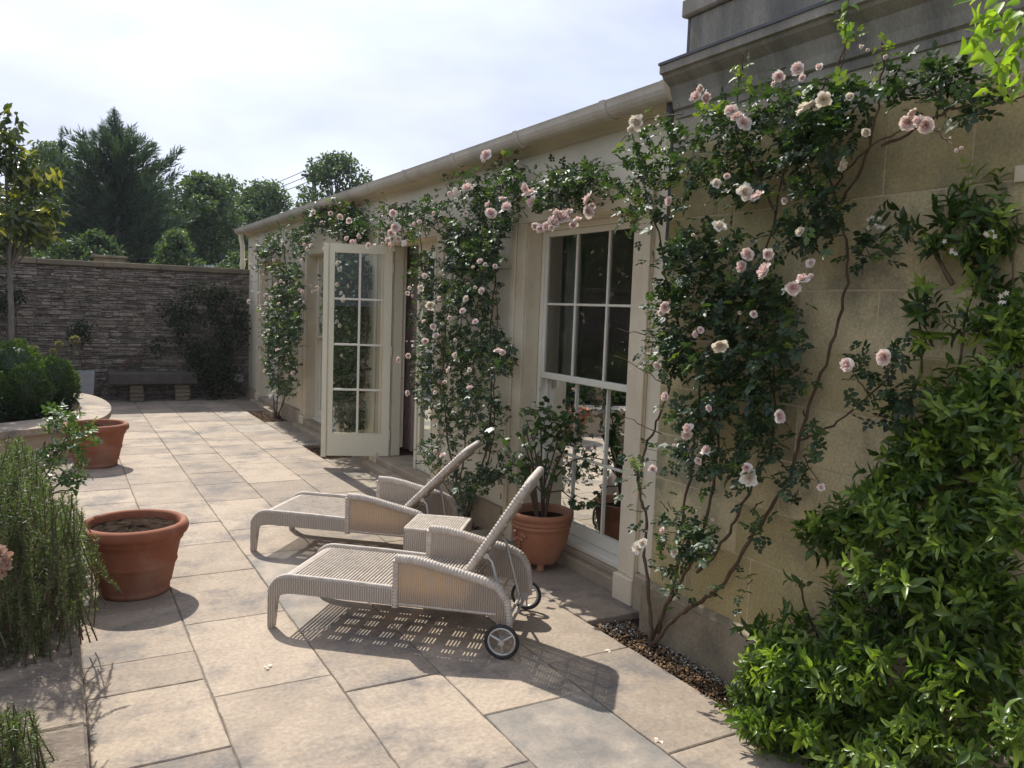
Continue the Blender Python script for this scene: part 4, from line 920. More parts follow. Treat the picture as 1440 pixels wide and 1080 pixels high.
q2 = [[(590,360),(640,345),(690,345),(705,380),(690,420),(700,470),(718,490),(715,520),(695,545),(705,575),(690,600),(650,590),(600,580),(582,540),(585,470),(575,430),(585,390)],
      [(620,590),(660,585),(700,600),(690,640),(670,640),(640,630)], [(640,660),(680,650),(702,670),(690,690),(668,705),(650,705),(628,690)], [(590,625),(620,610),(645,640),(620,665),(595,655)],
      [(560,300),(600,270),(640,245),(680,240),(710,225),(740,235),(735,265),(720,300),(715,330),(700,370),(640,350),(600,330),(575,330)],
      [(740,255),(790,240),(840,238),(862,262),(835,285),(790,295),(755,290)], [(470,285),(520,295),(560,285),(585,300),(580,335),(540,335),(500,325),(465,320)], [(690,640),(710,630),(722,660),(715,690),(690,680)]]
climb_leaves(R2, list(zip(q2, (1.5, 1.0, 1.5, 1.0, 1.35, 1.9, 1.7, .6))), 2.90, .28, .026, .046, 7, 7, .05)
yv = [(585,335),(640,345),(655,350),(848,255),(863,268),(700,275),(580,340)]
P = on_x(np.repeat(np.array(yv, float), 6, 0)+rng.normal(0, 5, (6*len(yv), 2)), 2.72); pp, dd, nn, ss, tt = rose_sprays(P, OUTW, .022, 1.0); leaves('young_foliage', pp, dd, nn, ss, .62, tt, LF_ROSE, R2)
fl2 = [(683,218),(680,226),(738,264),(744,272),(747,284),(706,280),(712,291),(686,288),(687,300),(553,300),(556,320),(550,328),(545,338),(560,336),(538,343),(552,345),(568,342),(590,312),(583,316),(640,270),(632,272),(657,264),(783,300),(778,312),(790,306),(775,320),(800,298),(812,308),(806,316),(752,318),(760,322),(768,318),(826,280),(832,290),(828,297),(505,332),(487,335),(495,340),(518,345),(478,305),(491,310),
  (597,388),(576,405),(573,412),(580,416),(596,452),(609,459),(622,455,'white'),(650,437),(632,447),(668,452),(677,409),(668,404),(696,374),(675,367),(682,372),(665,376),(618,420),(572,480,'bud'),(574,500),(560,506),(573,553),(612,552),(640,500,'white'),(631,520),(700,493),(707,496),(625,537),(598,480),(613,472),(640,478,'white'),(655,420,'white'),(605,430,'white'),(592,405,'white'),(622,640),(612,635),(690,300),(560,440,'bud'),(660,520,'white'),(655,300),(610,300),(660,545)]
climb_flowers(R2, fl2, 2.58, .031, .08, 350)

# the rose behind the open door, seen through its glass
RB = thing('climbing_rose', 'climbing rose behind the open glazed door, seen through its panes', 'climbing rose', (2.8, 9.0, -.03), group='pink climbing roses on the wall')
m = MB()
for pts in ([(490,615),(492,580),(485,520),(490,450),(485,380),(490,330)], [(492,616),(508,570),(515,500),(515,420),(505,360),(500,310)], [(490,615),(478,590),(472,540),(475,460),(470,380)]): stem_px(m, pts, 2.82, .010, .004)
m.build('stems', M_BARK, RB)
qb = [[(464,365),(500,350),(525,370),(530,420),(522,470),(515,520),(512,545),(490,560),(466,540),(462,480),(460,420)], [(465,555),(510,550),(508,590),(530,580),(520,600),(495,608),(474,600)], [(440,300),(470,285),(510,300),(530,330),(490,345),(455,335)]]
climb_leaves(RB, list(zip(qb, (2.4, 1.8, 1.4))), 2.94, .13, .028, .13, 8, 5, .04, 'foliage', 8.27)
climb_flowers(RB, [(475,370,'white'),(478,378,'white'),(481,392),(474,400),(490,402),(480,412),(470,408),(491,468),(478,458,'white'),(474,452),(481,500,'white'),(463,524),(469,538),(470,576,'white'),(483,420,'white'),(437,402),(443,398),(446,404),(441,410),(447,408),(500,340),(465,300),(452,312),(440,298),(445,306),(456,350,'white')], 2.72, .034, .03)

# the far rose on the end bay
R1 = thing('climbing_rose', 'farthest climbing rose on the end bay beside the downpipe', 'climbing rose', (2.8, 11.9, -.03), group='pink climbing roses on the wall')
m = MB()
for pts in ([(387,590),(385,560),(378,520),(376,450),(385,390),(380,340)], [(388,590),(400,565),(408,530),(405,470),(405,410),(400,350),(395,325)], [(387,588),(393,550),(392,480),(390,420)]): stem_px(m, pts, 2.82, .011, .004)
m.build('stems', M_BARK, R1)
q1 = [[(374,430),(400,415),(422,420),(421,470),(416,520),(410,552),(395,560),(380,545),(374,500),(374,460)], [(385,375),(420,370),(424,415),(405,425),(388,415)], [(360,345),(395,318),(432,325),(436,350),(415,370),(385,350),(372,370)], [(362,360),(380,345),(385,365),(375,390),(362,385)], [(378,400),(395,400),(395,440),(378,440)], [(400,300),(440,290),(445,315),(425,330)]]
climb_leaves(R1, list(zip(q1, (2.5, 2.0, 1.5, 1.0, 1.2, 1.0))), 2.90, .32, .030, .105, 8, 4, .05)
climb_flowers(R1, [(370,386),(385,366),(374,398),(388,400,'white'),(400,398),(366,430),(392,427),(368,396),(418,398),(421,408),(425,410),(427,425),(380,500,'white'),(366,503),(390,492),(412,524),(385,552,'white'),(381,557,'white'),(373,415),(388,336),(437,345),(398,340),(432,350),(424,366),(358,358),(346,365),(352,372),(428,344),(420,355),(372,522,'white'),(364,412,'white'),(380,418,'white'),(378,470,'white'),(395,395),(355,410,'white'),(350,424,'white')], 2.58, .033, .06)

# ================================================================== STAR JASMINE on the right, spilling over the kerb
JAS = thing('star_jasmine', 'big glossy green star jasmine climbing the ochre wall at the right edge', 'climbing shrub', (2.7, 1.5, -.03))
pj0 = [(1440,290),(1405,285),(1390,340),(1340,360),(1360,400),(1375,440),(1325,470),(1440,500)]
pj = [[(1440,455),(1400,470),(1370,520),(1310,560),(1285,610),(1255,640),(1220,690),(1200,720),(1180,760),(1200,800),(1175,840),(1140,880),(1090,900),(1060,950),(1055,1010),(1070,1080),(1440,1080)],
      [(1300,320),(1400,270),(1410,340),(1360,370),(1310,365)], [(1280,560),(1300,400),(1330,420),(1310,480)], [(1130,740),(1200,720),(1210,780),(1170,790)], [(1035,1000),(1090,900),(1140,960),(1120,1080),(1060,1060)]]
def jas_x(px):   # how far the face of the plant stands off the wall
    y = px[:, 1]; return np.interp(y, [250, 500, 700, 900, 1080], [2.70, 2.64, 2.55, 2.42, 2.34])
px = np.vstack([sample_poly(pj[0], 1550), sample_poly(pj0, 150), sample_poly(pj[1], 70), sample_poly(pj[2], 40), sample_poly(pj[3], 70), sample_poly(pj[4], 330), np.array([(1190,745),(1170,752),(1140,760),(1130,745),(1295,325),(1320,345),(1350,300),(1385,262),(1290,440),(1300,420),(1100,870),(1128,820),(1060,890),(1210,700),(1250,290),(1270,305),(1228,316),(1262,300)]*3, float)+rng.normal(0, 6, (54, 2))])
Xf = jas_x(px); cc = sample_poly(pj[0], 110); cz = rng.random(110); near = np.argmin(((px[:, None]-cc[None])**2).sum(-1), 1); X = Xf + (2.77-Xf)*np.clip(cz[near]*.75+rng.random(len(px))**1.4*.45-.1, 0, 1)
P = on_x(px, X); thin = rng.random(len(px)) < np.interp(px[:, 1], [450, 560, 700], [.15, .12, 0.])
ok = ~thin & (P[:, 2] > -.03) & (P[:, 1] > .25) & ~((cz[near] > .72) & (rng.random(len(px)) < .6)); P = P[ok]; n = len(P)
axis = unit(rdir(n)*.75+np.array([-.45, .05, .45])); pp, dd, nn, ss, tt, ww = [], [], [], [], [], []
ybase = np.clip(rng.normal(.40, .15, n)+(.5-cz[near][ok])*.3, .03, .95); br = rng.random(n) < .22; ybase[br] = rng.uniform(.7, 1, br.sum())  # deeper clumps get a darker tint: shade of the gaps painted into the leaves
for lvl in range(5):
    off = axis*(lvl*.016+.0)[..., None] if False else axis*(lvl*.020)
    s = .064*rng.uniform(.7, 1.25, n)*(1-.09*lvl); th0 = rng.uniform(0, 6.28, n)
    a1 = unit(np.cross(axis, rdir(n))); a2 = np.cross(axis, a1)
    for k in range(2):
        side = a1*np.cos(th0+k*math.pi)[:, None] + a2*np.sin(th0+k*math.pi)[:, None]
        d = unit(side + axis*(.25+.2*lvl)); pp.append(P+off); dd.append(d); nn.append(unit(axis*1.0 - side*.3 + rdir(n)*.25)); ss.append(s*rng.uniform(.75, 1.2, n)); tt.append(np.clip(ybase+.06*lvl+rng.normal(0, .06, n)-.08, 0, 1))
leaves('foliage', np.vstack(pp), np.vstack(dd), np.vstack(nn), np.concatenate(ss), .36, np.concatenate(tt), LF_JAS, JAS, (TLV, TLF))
m = MB()
for pts in ([(1330,1060),(1300,980),(1320,850),(1290,700),(1340,560),(1360,430),(1400,330)], [(1380,1060),(1400,900),(1370,740),(1400,600),(1420,450),(1430,300)], [(1250,1060),(1230,950),(1250,820),(1220,740),(1180,750)], [(1290,700),(1260,620),(1300,520),(1290,440)], [(1320,850),(1280,780),(1240,700)], [(1340,400),(1310,350),(1300,325)], [(1180,1040),(1130,930),(1105,880)], [(1190,950),(1130,860),(1128,815)]): stem_px(m, pts, 2.74, .009, .003)
m.build('stems', M_BARK, JAS)
# little white star flowers in loose heads
fp = [(1230,310),(1236,316),(1340,352),(1395,330),(1405,420)]
fpp = np.repeat(np.array(fp, float), 4, 0) + rng.normal(0, 5, (4*len(fp), 2)); c = on_x(fpp, jas_x(fpp)-.015); n = len(c); ax = unit(rdir(n)*.5+np.array([-.8, -.3, .3])); pp, dd, nn = [], [], []
for k in range(5):
    a1 = unit(np.cross(ax, np.array([.3, .2, 1.0]))); a2 = np.cross(ax, a1); d = a1*math.cos(k*1.2566)+a2*math.sin(k*1.2566); pp.append(c); dd.append(d); nn.append(ax)
leaves('flower_heads', np.vstack(pp), np.vstack(dd), np.vstack(nn), .0105, .5, rng.random(5*n), PETALW, JAS, kind='stuff')

# ------------------------------------------------------------------ bright climber hanging in at the top right corner
VIN = thing('vine', 'bright yellow green leafy vine hanging in at the top right corner', 'vine', (2.4, 1.35, 2.4))
P0 = on_y([(1395,10),(1420,40),(1440,60),(1425,95),(1405,75),(1440,120),(1375,70),(1440,20),(1410,45),(1390,45),(1435,10),(1425,70)], 1.42)
P = np.repeat(P0, 7, 0)+rng.normal(0, .028, (7*len(P0), 3)); n = len(P)
leaves('foliage', P, unit(rdir(n)+np.array([-.5, 0, -.7])), unit(rdir(n)*.6+np.array([-.3, -.6, .6])), rng.uniform(.04, .065, n), .55, rng.uniform(.3, 1, n), LF_VINE, VIN, (TLV, TLF))
P1 = on_x([(1190,5),(1193,20),(1188,45),(1196,40),(1185,30),(1170,2)], 2.5); P = np.repeat(P1, 2, 0)+rng.normal(0, .015, (12, 3)); n = len(P)
leaves('trailing_foliage', P, unit(rdir(n)+np.array([-.5, 0, -.9])), unit(rdir(n)*.6+np.array([-.5, -.5, .5])), rng.uniform(.03, .045, n), .6, rng.uniform(.2, .8, n), LF_VINE, VIN, (TLV, TLF))
m = MB(); m.tube(on_y([(1480,-60),(1450,0),(1425,50),(1400,80)], 1.42), .004, 6); m.tube(np.vstack([on_x([(1188,50),(1192,10),(1200,-60)], 2.5), on_x([(1300,-120)], 2.6)]), .0025, 5); m.build('stems', M_GREENSTEM, VIN)

# ------------------------------------------------------------------ shrub in the footed pot
PS = thing('potted_shrub', 'leafy shrub with lobed leaves and one pink bloom growing from the orange pot', 'shrub', (px3, py3, .335))
m = MB(); tips = []
for k in range(9):
    a_ = random.uniform(0, 6.28); s0 = np.array([px3+.03*math.cos(a_), py3+.03*math.sin(a_), .33]); hgt = random.uniform(.35, .62); sp = random.uniform(.06, .24)
    e = s0+np.array([sp*math.cos(a_)-.04, sp*math.sin(a_), hgt]); mid = .5*(s0+e)+np.array([-.02*math.cos(a_), 0, .06]); m.tube([s0, .6*s0+.4*mid+np.array([0, 0, .03]), mid, .4*mid+.6*e, e], [.008, .007, .006, .005, .003], 6); tips += [e, .5*(mid+e), mid]
for pxs in ([(768,690),(790,690),(805,702),(822,712)], [(770,660),(800,650),(830,640),(850,630)], [(762,680),(745,672),(735,690)], [(770,650),(750,620),(740,590)], [(775,640),(790,600),(800,570)], [(770,620),(760,590),(755,578)]):
    Q = on_y(pxs, py3); Q[0] = (px3, py3, .50); m.tube(Q, np.linspace(.006, .003, len(Q)), 6); tips += [Q[-1], .5*(Q[-1]+Q[-2]), Q[-2]]
m.build('stems', M_BARK, PS)
c = on_y([(745,575),(760,585),(775,590),(790,600),(800,585),(770,610),(785,615),(755,610),(800,625),(745,625),(820,600),(770,572),(830,640),(850,635),(735,660),(740,680),(822,712),(780,600),(762,600),(795,612),(810,610)], py3-.02+rng.normal(0, .06, 21))
P = np.vstack([np.repeat(np.array(tips), 4, 0), np.repeat(c, 10, 0)]); P = P+rng.normal(0, .028, P.shape); n = len(P)
leaves('foliage', P, unit(rdir(n)+np.array([-.15, 0, -.25])), unit(rdir(n)*.5+np.array([-.1, .1, 1])), rng.uniform(.035, .07, n), .75, np.clip(rng.normal(.5, .22, n), 0, 1), LF_POT, PS, (TVV, TVF))
bloom(PS, on_y([(827,630)], py3-.05)[0], .024, 'pink')

# ================================================================== PLANTS OF THE LEFT BEDS
def rosemary(lab, tips_px, Yr, n, loc, nl=84, nlen=.023):
    t = thing('rosemary_bush', lab, 'rosemary', loc, group='rosemary bushes in the near bed')
    px = sample_poly(tips_px, n); Y = rng.uniform(Yr[0], Yr[1], n); P = on_y(px, Y)
    # the stem ends must hang above the bed
    ok = P[:, 2] > .37; P = P[ok]; m = MB(); pp, dd, nn, tt = [], [], [], []
    for tip in P:
        ln = random.uniform(.16, .30); d = unit(np.array([random.gauss(.12, .3), random.gauss(-.05, .35), random.uniform(.6, 1.3)])); a0 = tip-d*ln+np.array([0, 0, -.03]); bend = tip+np.array([0, 0, 0])
        s = np.linspace(0, 1, 6)[:, None]; Q = a0*(1-s)**2+2*s*(1-s)*(a0+d*ln*.5+np.array([.01, 0, -.02]))+s**2*bend; m.tube(Q, np.linspace(.0032, .0014, 6), 4)
        k = nl; u = rng.uniform(.12, 1, k); c = np.stack([np.interp(u, s[:, 0], Q[:, i]) for i in range(3)], 1); ax = unit(Q[-1]-Q[0]); sd = rdir(k); sd = unit(sd-ax*(sd@ax)[:, None])
        pp.append(c); dd.append(unit(sd+ax*rng.uniform(.25, .85, k)[:, None])); nn.append(rdir(k)); tt.append(np.clip(rng.normal(.25+.5*random.random(), .12, k)+u*.15, 0, 1))
    m.build('stems', M_BARK, t); n_ = sum(len(q) for q in pp)
    leaves('needles', np.vstack(pp), np.vstack(dd), np.vstack(nn), nlen*rng.uniform(.7, 1.2, n_), .19, np.concatenate(tt), LF_ROSEM, t, (TNV, TNF))
    return t
rosemary('large rosemary bush spilling over the near stone kerb beside the front pot', [(-60,640),(40,650),(85,690),(105,690),(120,720),(125,780),(105,830),(105,860),(80,900),(40,900),(10,935),(-80,940)], (3.3, 4.4), 980, (-.3, 3.9, .31), 110, .0185)
rosemary('small rosemary tuft on the kerb at the bottom left corner', [(-60,985),(20,985),(50,1000),(60,1040),(40,1075),(0,1100),(-80,1100)], (2.35, 2.75), 230, (-.35, 2.6, .31), 100, .0175)
rosemary('grey green rosemary sprigs behind the larger bush at the left edge', [(-40,600),(30,612),(60,640),(60,690),(-40,700)], (4.6, 5.6), 230, (-.45, 5.2, .31), 80)
sp = rosemary('thin rosemary sprig reaching across in front of the dark pot', [(125,755),(140,750),(145,790),(128,800)], (4.1, 4.3), 9, (.0, 4.2, .5), 40)

BS = thing('bed_shrub', 'pale stemmed leafy shrub in the near bed in front of the farther pot', 'shrub', (-.1, 6.2, .31))
q = [[(62,585),(85,570),(105,580),(130,595),(135,610),(115,630),(85,625),(65,605)], [(30,640),(70,625),(110,640),(125,660),(110,690),(80,680),(50,690),(25,670)], [(15,690),(60,690),(90,715),(60,735),(20,725)]]
px = np.vstack([sample_poly(z_, k) for z_, k in zip(q, (95, 130, 60))]); P = on_y(px, rng.uniform(5.5, 6.1, len(px))); n = len(P)
pp, dd, nn, ss, tt = rose_sprays(P, np.array([.2, -.3, .2]), .036, .18); leaves('foliage', pp, dd, nn, ss, .58, np.clip(tt*.85+.1, 0, 1), LF_POT, BS)
m = MB()
for pts in ([(35,740),(45,700),(70,660),(95,610),(100,580)], [(38,742),(60,700),(95,670),(120,655)], [(32,742),(25,700),(40,660)], [(60,700),(85,690),(105,690)]): Q = on_y(pts, 5.8); m.tube(Q, np.linspace(.007, .003, len(Q)), 6)
m.build('stems', M_GREENSTEM, BS)
for p in on_y([(47,635),(68,602),(84,640),(12,640)], 5.6): bloom(BS, p, .017, 'white')
FD = thing('faded_flower', 'faded pinkish brown flower head at the left edge among rosemary', 'flower', (-.22, 2.9, .6))
c0 = on_y([(-13,790)], 2.9)[0]; n = 260; d = rdir(n); P = c0+d*rng.uniform(.02, .05, (n, 1))
leaves('petals', P, unit(d+rdir(n)*.6), unit(d+rdir(n)*.3), .020, .9, rng.random(n), M_DRYFLOWER, FD); m = MB(); m.tube([c0, c0+np.array([-.03, .02, -.12]), (-.25, 2.95, .31)], .005, 6); m.build('stem', M_GREENSTEM, FD)

def topiary(cx, cy, rx, rz, zc, lab, n=4200):
    t = thing('clipped_bush', lab, 'clipped bush', (cx, cy, .30), group='round clipped bushes in the raised bed')
    d = rdir(n); bump = 1+.07*np.sin(d[:, 0]*7+cx*9)*np.sin(d[:, 2]*6+cy)+.05*np.sin(d[:, 1]*11); r = bump*(1-.16*rng.random(n)**2)
    tap = 1-.10*np.clip(d[:, 2], 0, 1)
    P = np.stack([cx+d[:, 0]*rx*r*tap, cy+d[:, 1]*rx*r*tap, np.maximum(.31, zc+d[:, 2]*rz*r)], 1)
    fs = n//8; P[:fs] = P[:fs] + unit(P[:fs]-np.array([cx, cy, zc]))*rng.uniform(0, .035, (fs, 1))
    top = np.clip(.33+.28*d[:, 2]+rng.normal(0, .18, n), 0, 1)  # tint rises with height: sunlit tops painted into the leaf colour
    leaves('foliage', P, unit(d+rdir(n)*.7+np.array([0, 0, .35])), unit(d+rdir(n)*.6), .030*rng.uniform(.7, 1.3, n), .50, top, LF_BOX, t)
    c = MB(); k = 14; V = []; nn_ = 20
    prof = [(max(.001, .84*math.sin(math.pi*i/k)), -.84*math.cos(math.pi*i/k)) for i in range(k+1)]
    c.lathe([(a_*rx, max(.305, zc+b_*rz)) for a_, b_ in prof], cx, cy, nn_, .05); c.build('inner_growth', LF_BOX, t)
for args in ((-.27, 10.32, .235, .31, .585, 'round clipped bush in front, facing the farther pot'), (.01, 11.0, .24, .32, .60, 'clipped bush at the rounded end of the coping'), (-.66, 10.2, .25, .32, .58, 'clipped bush cut off by the left edge of the picture'),
             (-.44, 11.35, .33, .40, .70, 'taller clipped bush behind the front pair'), (-1.0, 11.1, .36, .46, .74, 'tallest clipped bush at the back left of the raised bed'), (-1.5, 10.2, .40, .40, .65, 'clipped bush outside the left edge')): topiary(*args)

AL = None
for px_, r_ in (((105, 478), .045), ((83, 484), .035), ((49, 490), .03), ((74, 494), .03)):
    c0 = on_y([px_], 12.35)[0]; AL = thing('seed_head', {105: 'largest pale round seed head, standing nearest the bench', 83: 'middle pale round seed head above the clipped bushes', 49: 'leftmost pale round seed head above the clipped bushes', 74: 'lowest pale round seed head above the clipped bushes'}[px_[0]], 'seed head', (c0[0], c0[1], .3), group='round seed heads on thin stalks')
    n = 150; d = rdir(n); leaves('florets', c0+d*r_*.35, d, rdir(n), r_*1.3, .22, rng.random(n), M_ALLIUM, AL); m = MB(); m.tube([(c0[0]-.06, c0[1], .3), (c0[0]-.03, c0[1], .3+.5*(c0[2]-.3)), tuple(c0)], .006, 6); m.build('stalk', M_GREENSTEM, AL)

# ------------------------------------------------------------------ growth on the far wall
def wall_shrub(lab, polys, n, base_px, Y=14.45, depth=.35, sz=.05):
    t = thing('wall_shrub', lab, 'wall shrub', tuple(np.append(on_y([base_px], Y)[0][:2], 0)), group='shrubs trained on the far garden wall')
    cl_ = [sample_poly(p, max(3, int(n*w_/55))) for p, w_ in polys]; cl_ = np.vstack(cl_); ci = rng.integers(0, len(cl_), n); px = cl_[ci]+rng.normal(0, 6.5, (n, 2)); cdp = rng.random(len(cl_)); P = on_y(px, Y-depth*np.clip(cdp[ci]*.8+rng.random(n)*.3, 0, 1)); k = len(P)
    leaves('foliage', P, unit(rdir(k)+np.array([0, -.5, -.4])), unit(rdir(k)*.6+np.array([0, -.7, .6])), sz*rng.uniform(.7, 1.3, k), .62, np.clip(rng.normal(.4, .2, k), 0, 1), LF_WALL, t)
    m = MB(); b = on_y([base_px], Y)[0]; b[2] = 0
    for e in px[:7]: e3 = on_y([e], Y)[0]; m.tube([b, .5*b+.5*e3+np.array([.05, 0, .1]), e3], [.014, .01, .005], 6)
    m.build('stems', M_BARK, t)
wall_shrub('dark shrub trained up the far wall beside the downpipe', [([(225,425),(250,410),(300,402),(341,400),(341,470),(336,520),(318,545),(290,520),(255,500),(245,470),(228,460)], 1), ([(270,510),(320,500),(335,555),(290,558)], .25)], 3600, (300, 555))
wall_shrub('faint sparse creeper on the far wall above the tree trunk', [([(-20,395),(40,405),(48,430),(30,445),(-20,440)], 1)], 500, (20, 540))
wall_shrub('small leafy climber on the far wall above the seed heads', [([(100,452),(125,455),(128,475),(112,485),(100,470)], 1), ([(205,482),(232,480),(238,495),(215,500)], .35)], 320, (115, 540))

# ================================================================== TREES
def crown_leaves(t, centers, radii, n, size, m, wd=.55, tm=.42, ts=.2, flat=.75, name='crown'):
    c = np.asarray(centers, float); r = np.asarray(radii, float); w_ = r**2/np.sum(r**2); i = rng.choice(len(c), n, p=w_); d = rdir(n)
    P = c[i]+d*(r[i]*(1-.55*rng.random(n)**1.6))[:, None]*np.array([1, 1, flat]); cl = rng.normal(0, .10, len(c))
    tt = np.clip(tm+cl[i]+rng.normal(0, ts*.7, n), 0, 1)
    return leaves(name, P, unit(rdir(n)+d*.4+np.array([0, 0, -.25])), unit(rdir(n)*.7+d*.5+np.array([0, 0, .5])), size*rng.uniform(.7, 1.35, n), wd, tt, m, t)
def broad_tree(name, lab, cat, x, y, top, w_, base, n, size=.2, mat_=None, seed=0, group=None, tm=.42, zb=0):
    r = np.random.default_rng(seed); t = thing(name, lab, cat, (x, y, zb), group=group)
    k = 60; h = top-base; cs, rs = [], []
    for _ in range(k):
        u = r.uniform(0, 1); ang = r.uniform(0, 6.28); rad = w_*math.sqrt(max(.05, 1-(2*u-.75)**2*.75))*r.uniform(.15, .92); rr = w_*r.uniform(.16, .30)
        cs.append((x+rad*math.cos(ang), y+rad*math.sin(ang), base+.12*h+u*(h-.12*h-rr*.75))); rs.append(rr)
    crown_leaves(t, cs, rs, n, size, mat_ or LF_TREE, tm=tm)
    m = MB(); tr = max(.06, w_*.07); m.tube([(x, y, zb-.1), (x+.05, y, base*.6), (x, y+.05, base+.3*h), (x, y, base+.7*h)], [tr, tr*.8, tr*.6, tr*.25], 9)
    for c in cs[:14]: m.tube([(x, y, base*.8+.15*h), (.6*x+.4*c[0], .6*y+.4*c[1], .4*base+.6*c[2]-.1), c], [tr*.45, tr*.3, tr*.12], 6)
    m.build('trunk', M_TRUNK, t); return t
# conifer
def conifer(lab, x, y, top, base, w_, n=30000):
    t = thing('conifer_tree', lab, 'tree', (x, y, 0)); m = MB(); m.tube([(x, y, -.1), (x, y, top*.5), (x+.03, y, top-.25)], [.22, .14, .02], 9); pp, dd, tt, ss = [], [], [], []
    lead = [(x, y, top, 1.0), (x-1.1, y-.2, top-.55, .62), (x-.5, y, top-.75, .75), (x+.35, y+.2, top-.5, .8), (x-1.5, y, top-1.0, .55), (x+.15, y-.3, top-.35, .6)]
    nb = 330
    for i in range(nb):
        u = (i+.5)/nb; z = base+(top-base)*(u**.85); ln = float(np.interp(z, [.9, 3.6, 4.5, 5.0, 5.4, 6.05], [1.45, 1.5, 1.15, .72, .28, .04]))*random.choice((.7, .85, .95, 1.0, 1.1, 1.25)); a_ = i*2.39996+random.uniform(-.4, .4)
        d = np.array([math.cos(a_), math.sin(a_), 0]); up = random.uniform(.15, .55)+.35*u
        s = np.linspace(0, 1, 7)[:, None]; Q = np.array([x, y, z])+d*ln*s+np.array([0, 0, 1.0])*(ln*(up*s**1.7-.12*s)); 
        if i % 2 == 0: m.tube(Q[:6], np.linspace(.03, .006, 6)*(1-u*.6), 5)
        k = int((46+ln*105)*(.35+.65*min(1, (top-z)/1.0))); v = rng.random(k)**.75; c = np.stack([np.interp(v, s[:, 0], Q[:, j]) for j in range(3)], 1); ax = unit(Q[-1]-Q[3]); sd = rdir(k); sd = unit(sd-ax*(sd@ax)[:, None]*.8)
        pp.append(c+sd*rng.random((k, 1))*.07); dd.append(unit(ax+sd*rng.uniform(.4, 1.0, k)[:, None]+np.array([0, 0, .25]))); tt.append(np.clip(rng.normal(.38, .2, k), 0, 1)); ss.append(np.full(k, .14)*rng.uniform(.5, 1.3, k)*(.35+.65*min(1, (top-z)/1.3)))
    for (lx, ly, lz, hh) in lead:
        m.tube([(lx, ly, lz-hh*1.6), (lx, ly, lz-.02)], [.02, .006], 5); k = 130; v = rng.random(k); c = np.stack([np.full(k, lx), np.full(k, ly), lz-v*hh*1.6], 1); a_ = rng.uniform(0, 6.28, k)
        pp.append(c); dd.append(unit(np.stack([np.cos(a_), np.sin(a_), np.full(k, .75)], 1))); tt.append(rng.random(k)*.6); ss.append(.06+.16*v)
    m.build('trunk', M_TRUNK, t); n = sum(len(q) for q in pp)
    leaves('crown', np.vstack(pp), np.vstack(dd), rdir(n), np.concatenate(ss), .20, np.concatenate(tt), LF_CON, t, (TNV*np.array([1, 1, 1]), TNF))
conifer('tall dark conifer with spiky top beyond the garden wall', 1.30, 22.0, 6.05, .9, 1.75)
broad_tree('broadleaf_tree', 'pale green tree between the lower tree and the open crowned one', 'tree', 5.2, 30.0, 6.0, 2.2, 1.0, 17000, .12, seed=14, group='broadleaf trees beyond the garden wall', tm=.55)
GT = 'broadleaf trees beyond the garden wall'
broad_tree('broadleaf_tree', 'round topped dark tree left of the conifer', 'tree', -.1, 25.5, 5.75, 1.75, 1.2, 17000, .105, seed=1, group=GT)
broad_tree('broadleaf_tree', 'dense green tree just right of the conifer', 'tree', 3.7, 25.0, 5.35, 2.1, .4, 24000, .105, seed=2, group=GT)
broad_tree('broadleaf_tree', 'lower green tree by the far end of the gutter', 'tree', 5.9, 27.0, 5.6, 2.2, .4, 19000, .105, seed=3, group=GT, tm=.5)
broad_tree('broadleaf_tree', 'open crowned tree rising behind the cream roof', 'tree', 8.6, 28.0, 6.95, 1.7, 3.4, 5600, .12, seed=4, group=GT, tm=.45)
broad_tree('broadleaf_tree', 'dark tree at the far left behind the magnolia', 'tree', -2.6, 23.0, 5.7, 2.0, 1.0, 15000, .11, seed=5, group=GT)
broad_tree('broadleaf_tree', 'tree filling the gap behind the conifer at the right', 'tree', 2.4, 29.0, 5.6, 2.4, 1.0, 17000, .12, seed=6, group=GT)
GB = 'bushes just beyond the garden wall'
broad_tree('garden_bush', 'light green bush over the wall below the conifer right side', 'bush', 2.15, 17.6, 3.05, .62, 1.2, 4200, .075, seed=7, group=GB, tm=.62)
broad_tree('garden_bush', 'dark spreading bush over the wall below the conifer left side', 'bush', .75, 17.8, 2.95, .85, 1.2, 5200, .07, seed=8, group=GB, tm=.35)
broad_tree('garden_bush', 'low dark bush over the wall near the cream corner', 'bush', 3.5, 18.2, 2.75, 1.0, 1.0, 5200, .08, seed=9, group=GB, tm=.3)
broad_tree('garden_bush', 'dark bush over the wall behind the magnolia stem', 'bush', -.7, 18.0, 3.3, .9, 1.2, 5000, .08, seed=10, group=GB, tm=.35)
# magnolia standard in the raised bed
MG = thing('magnolia_tree', 'slim stemmed magnolia with glossy yellowing leaves at the left edge', 'tree', (-.49, 12.0, .3))
cpx = [(40,320),(15,300),(60,290),(30,265),(65,255),(10,240),(45,240),(20,340),(55,330),(-10,280),(-20,330),(5,200),(8,215),(-15,200),(70,300),(35,300),(-30,250),(-40,300),(5,175),(0,350)]
C = on_y(cpx, 12+rng.normal(0, .25, len(cpx))); crown_leaves(MG, C, np.full(len(C), .19), 1500, .115, LF_MAG, .42, .36, .3, 1.0)
yp = on_y([(42,262),(62,248),(78,258),(55,330),(70,320),(5,300),(60,300),(20,325),(35,215),(75,332)], 11.75); P = np.repeat(yp, 6, 0)+rng.normal(0, .05, (60, 3)); leaves('young_leaves', P, unit(rdir(60)+np.array([0, -.3, .8])), unit(rdir(60)*.5+np.array([0, -.5, .8])), .12, .40, rng.uniform(.7, 1, 60), LF_MAG, MG)
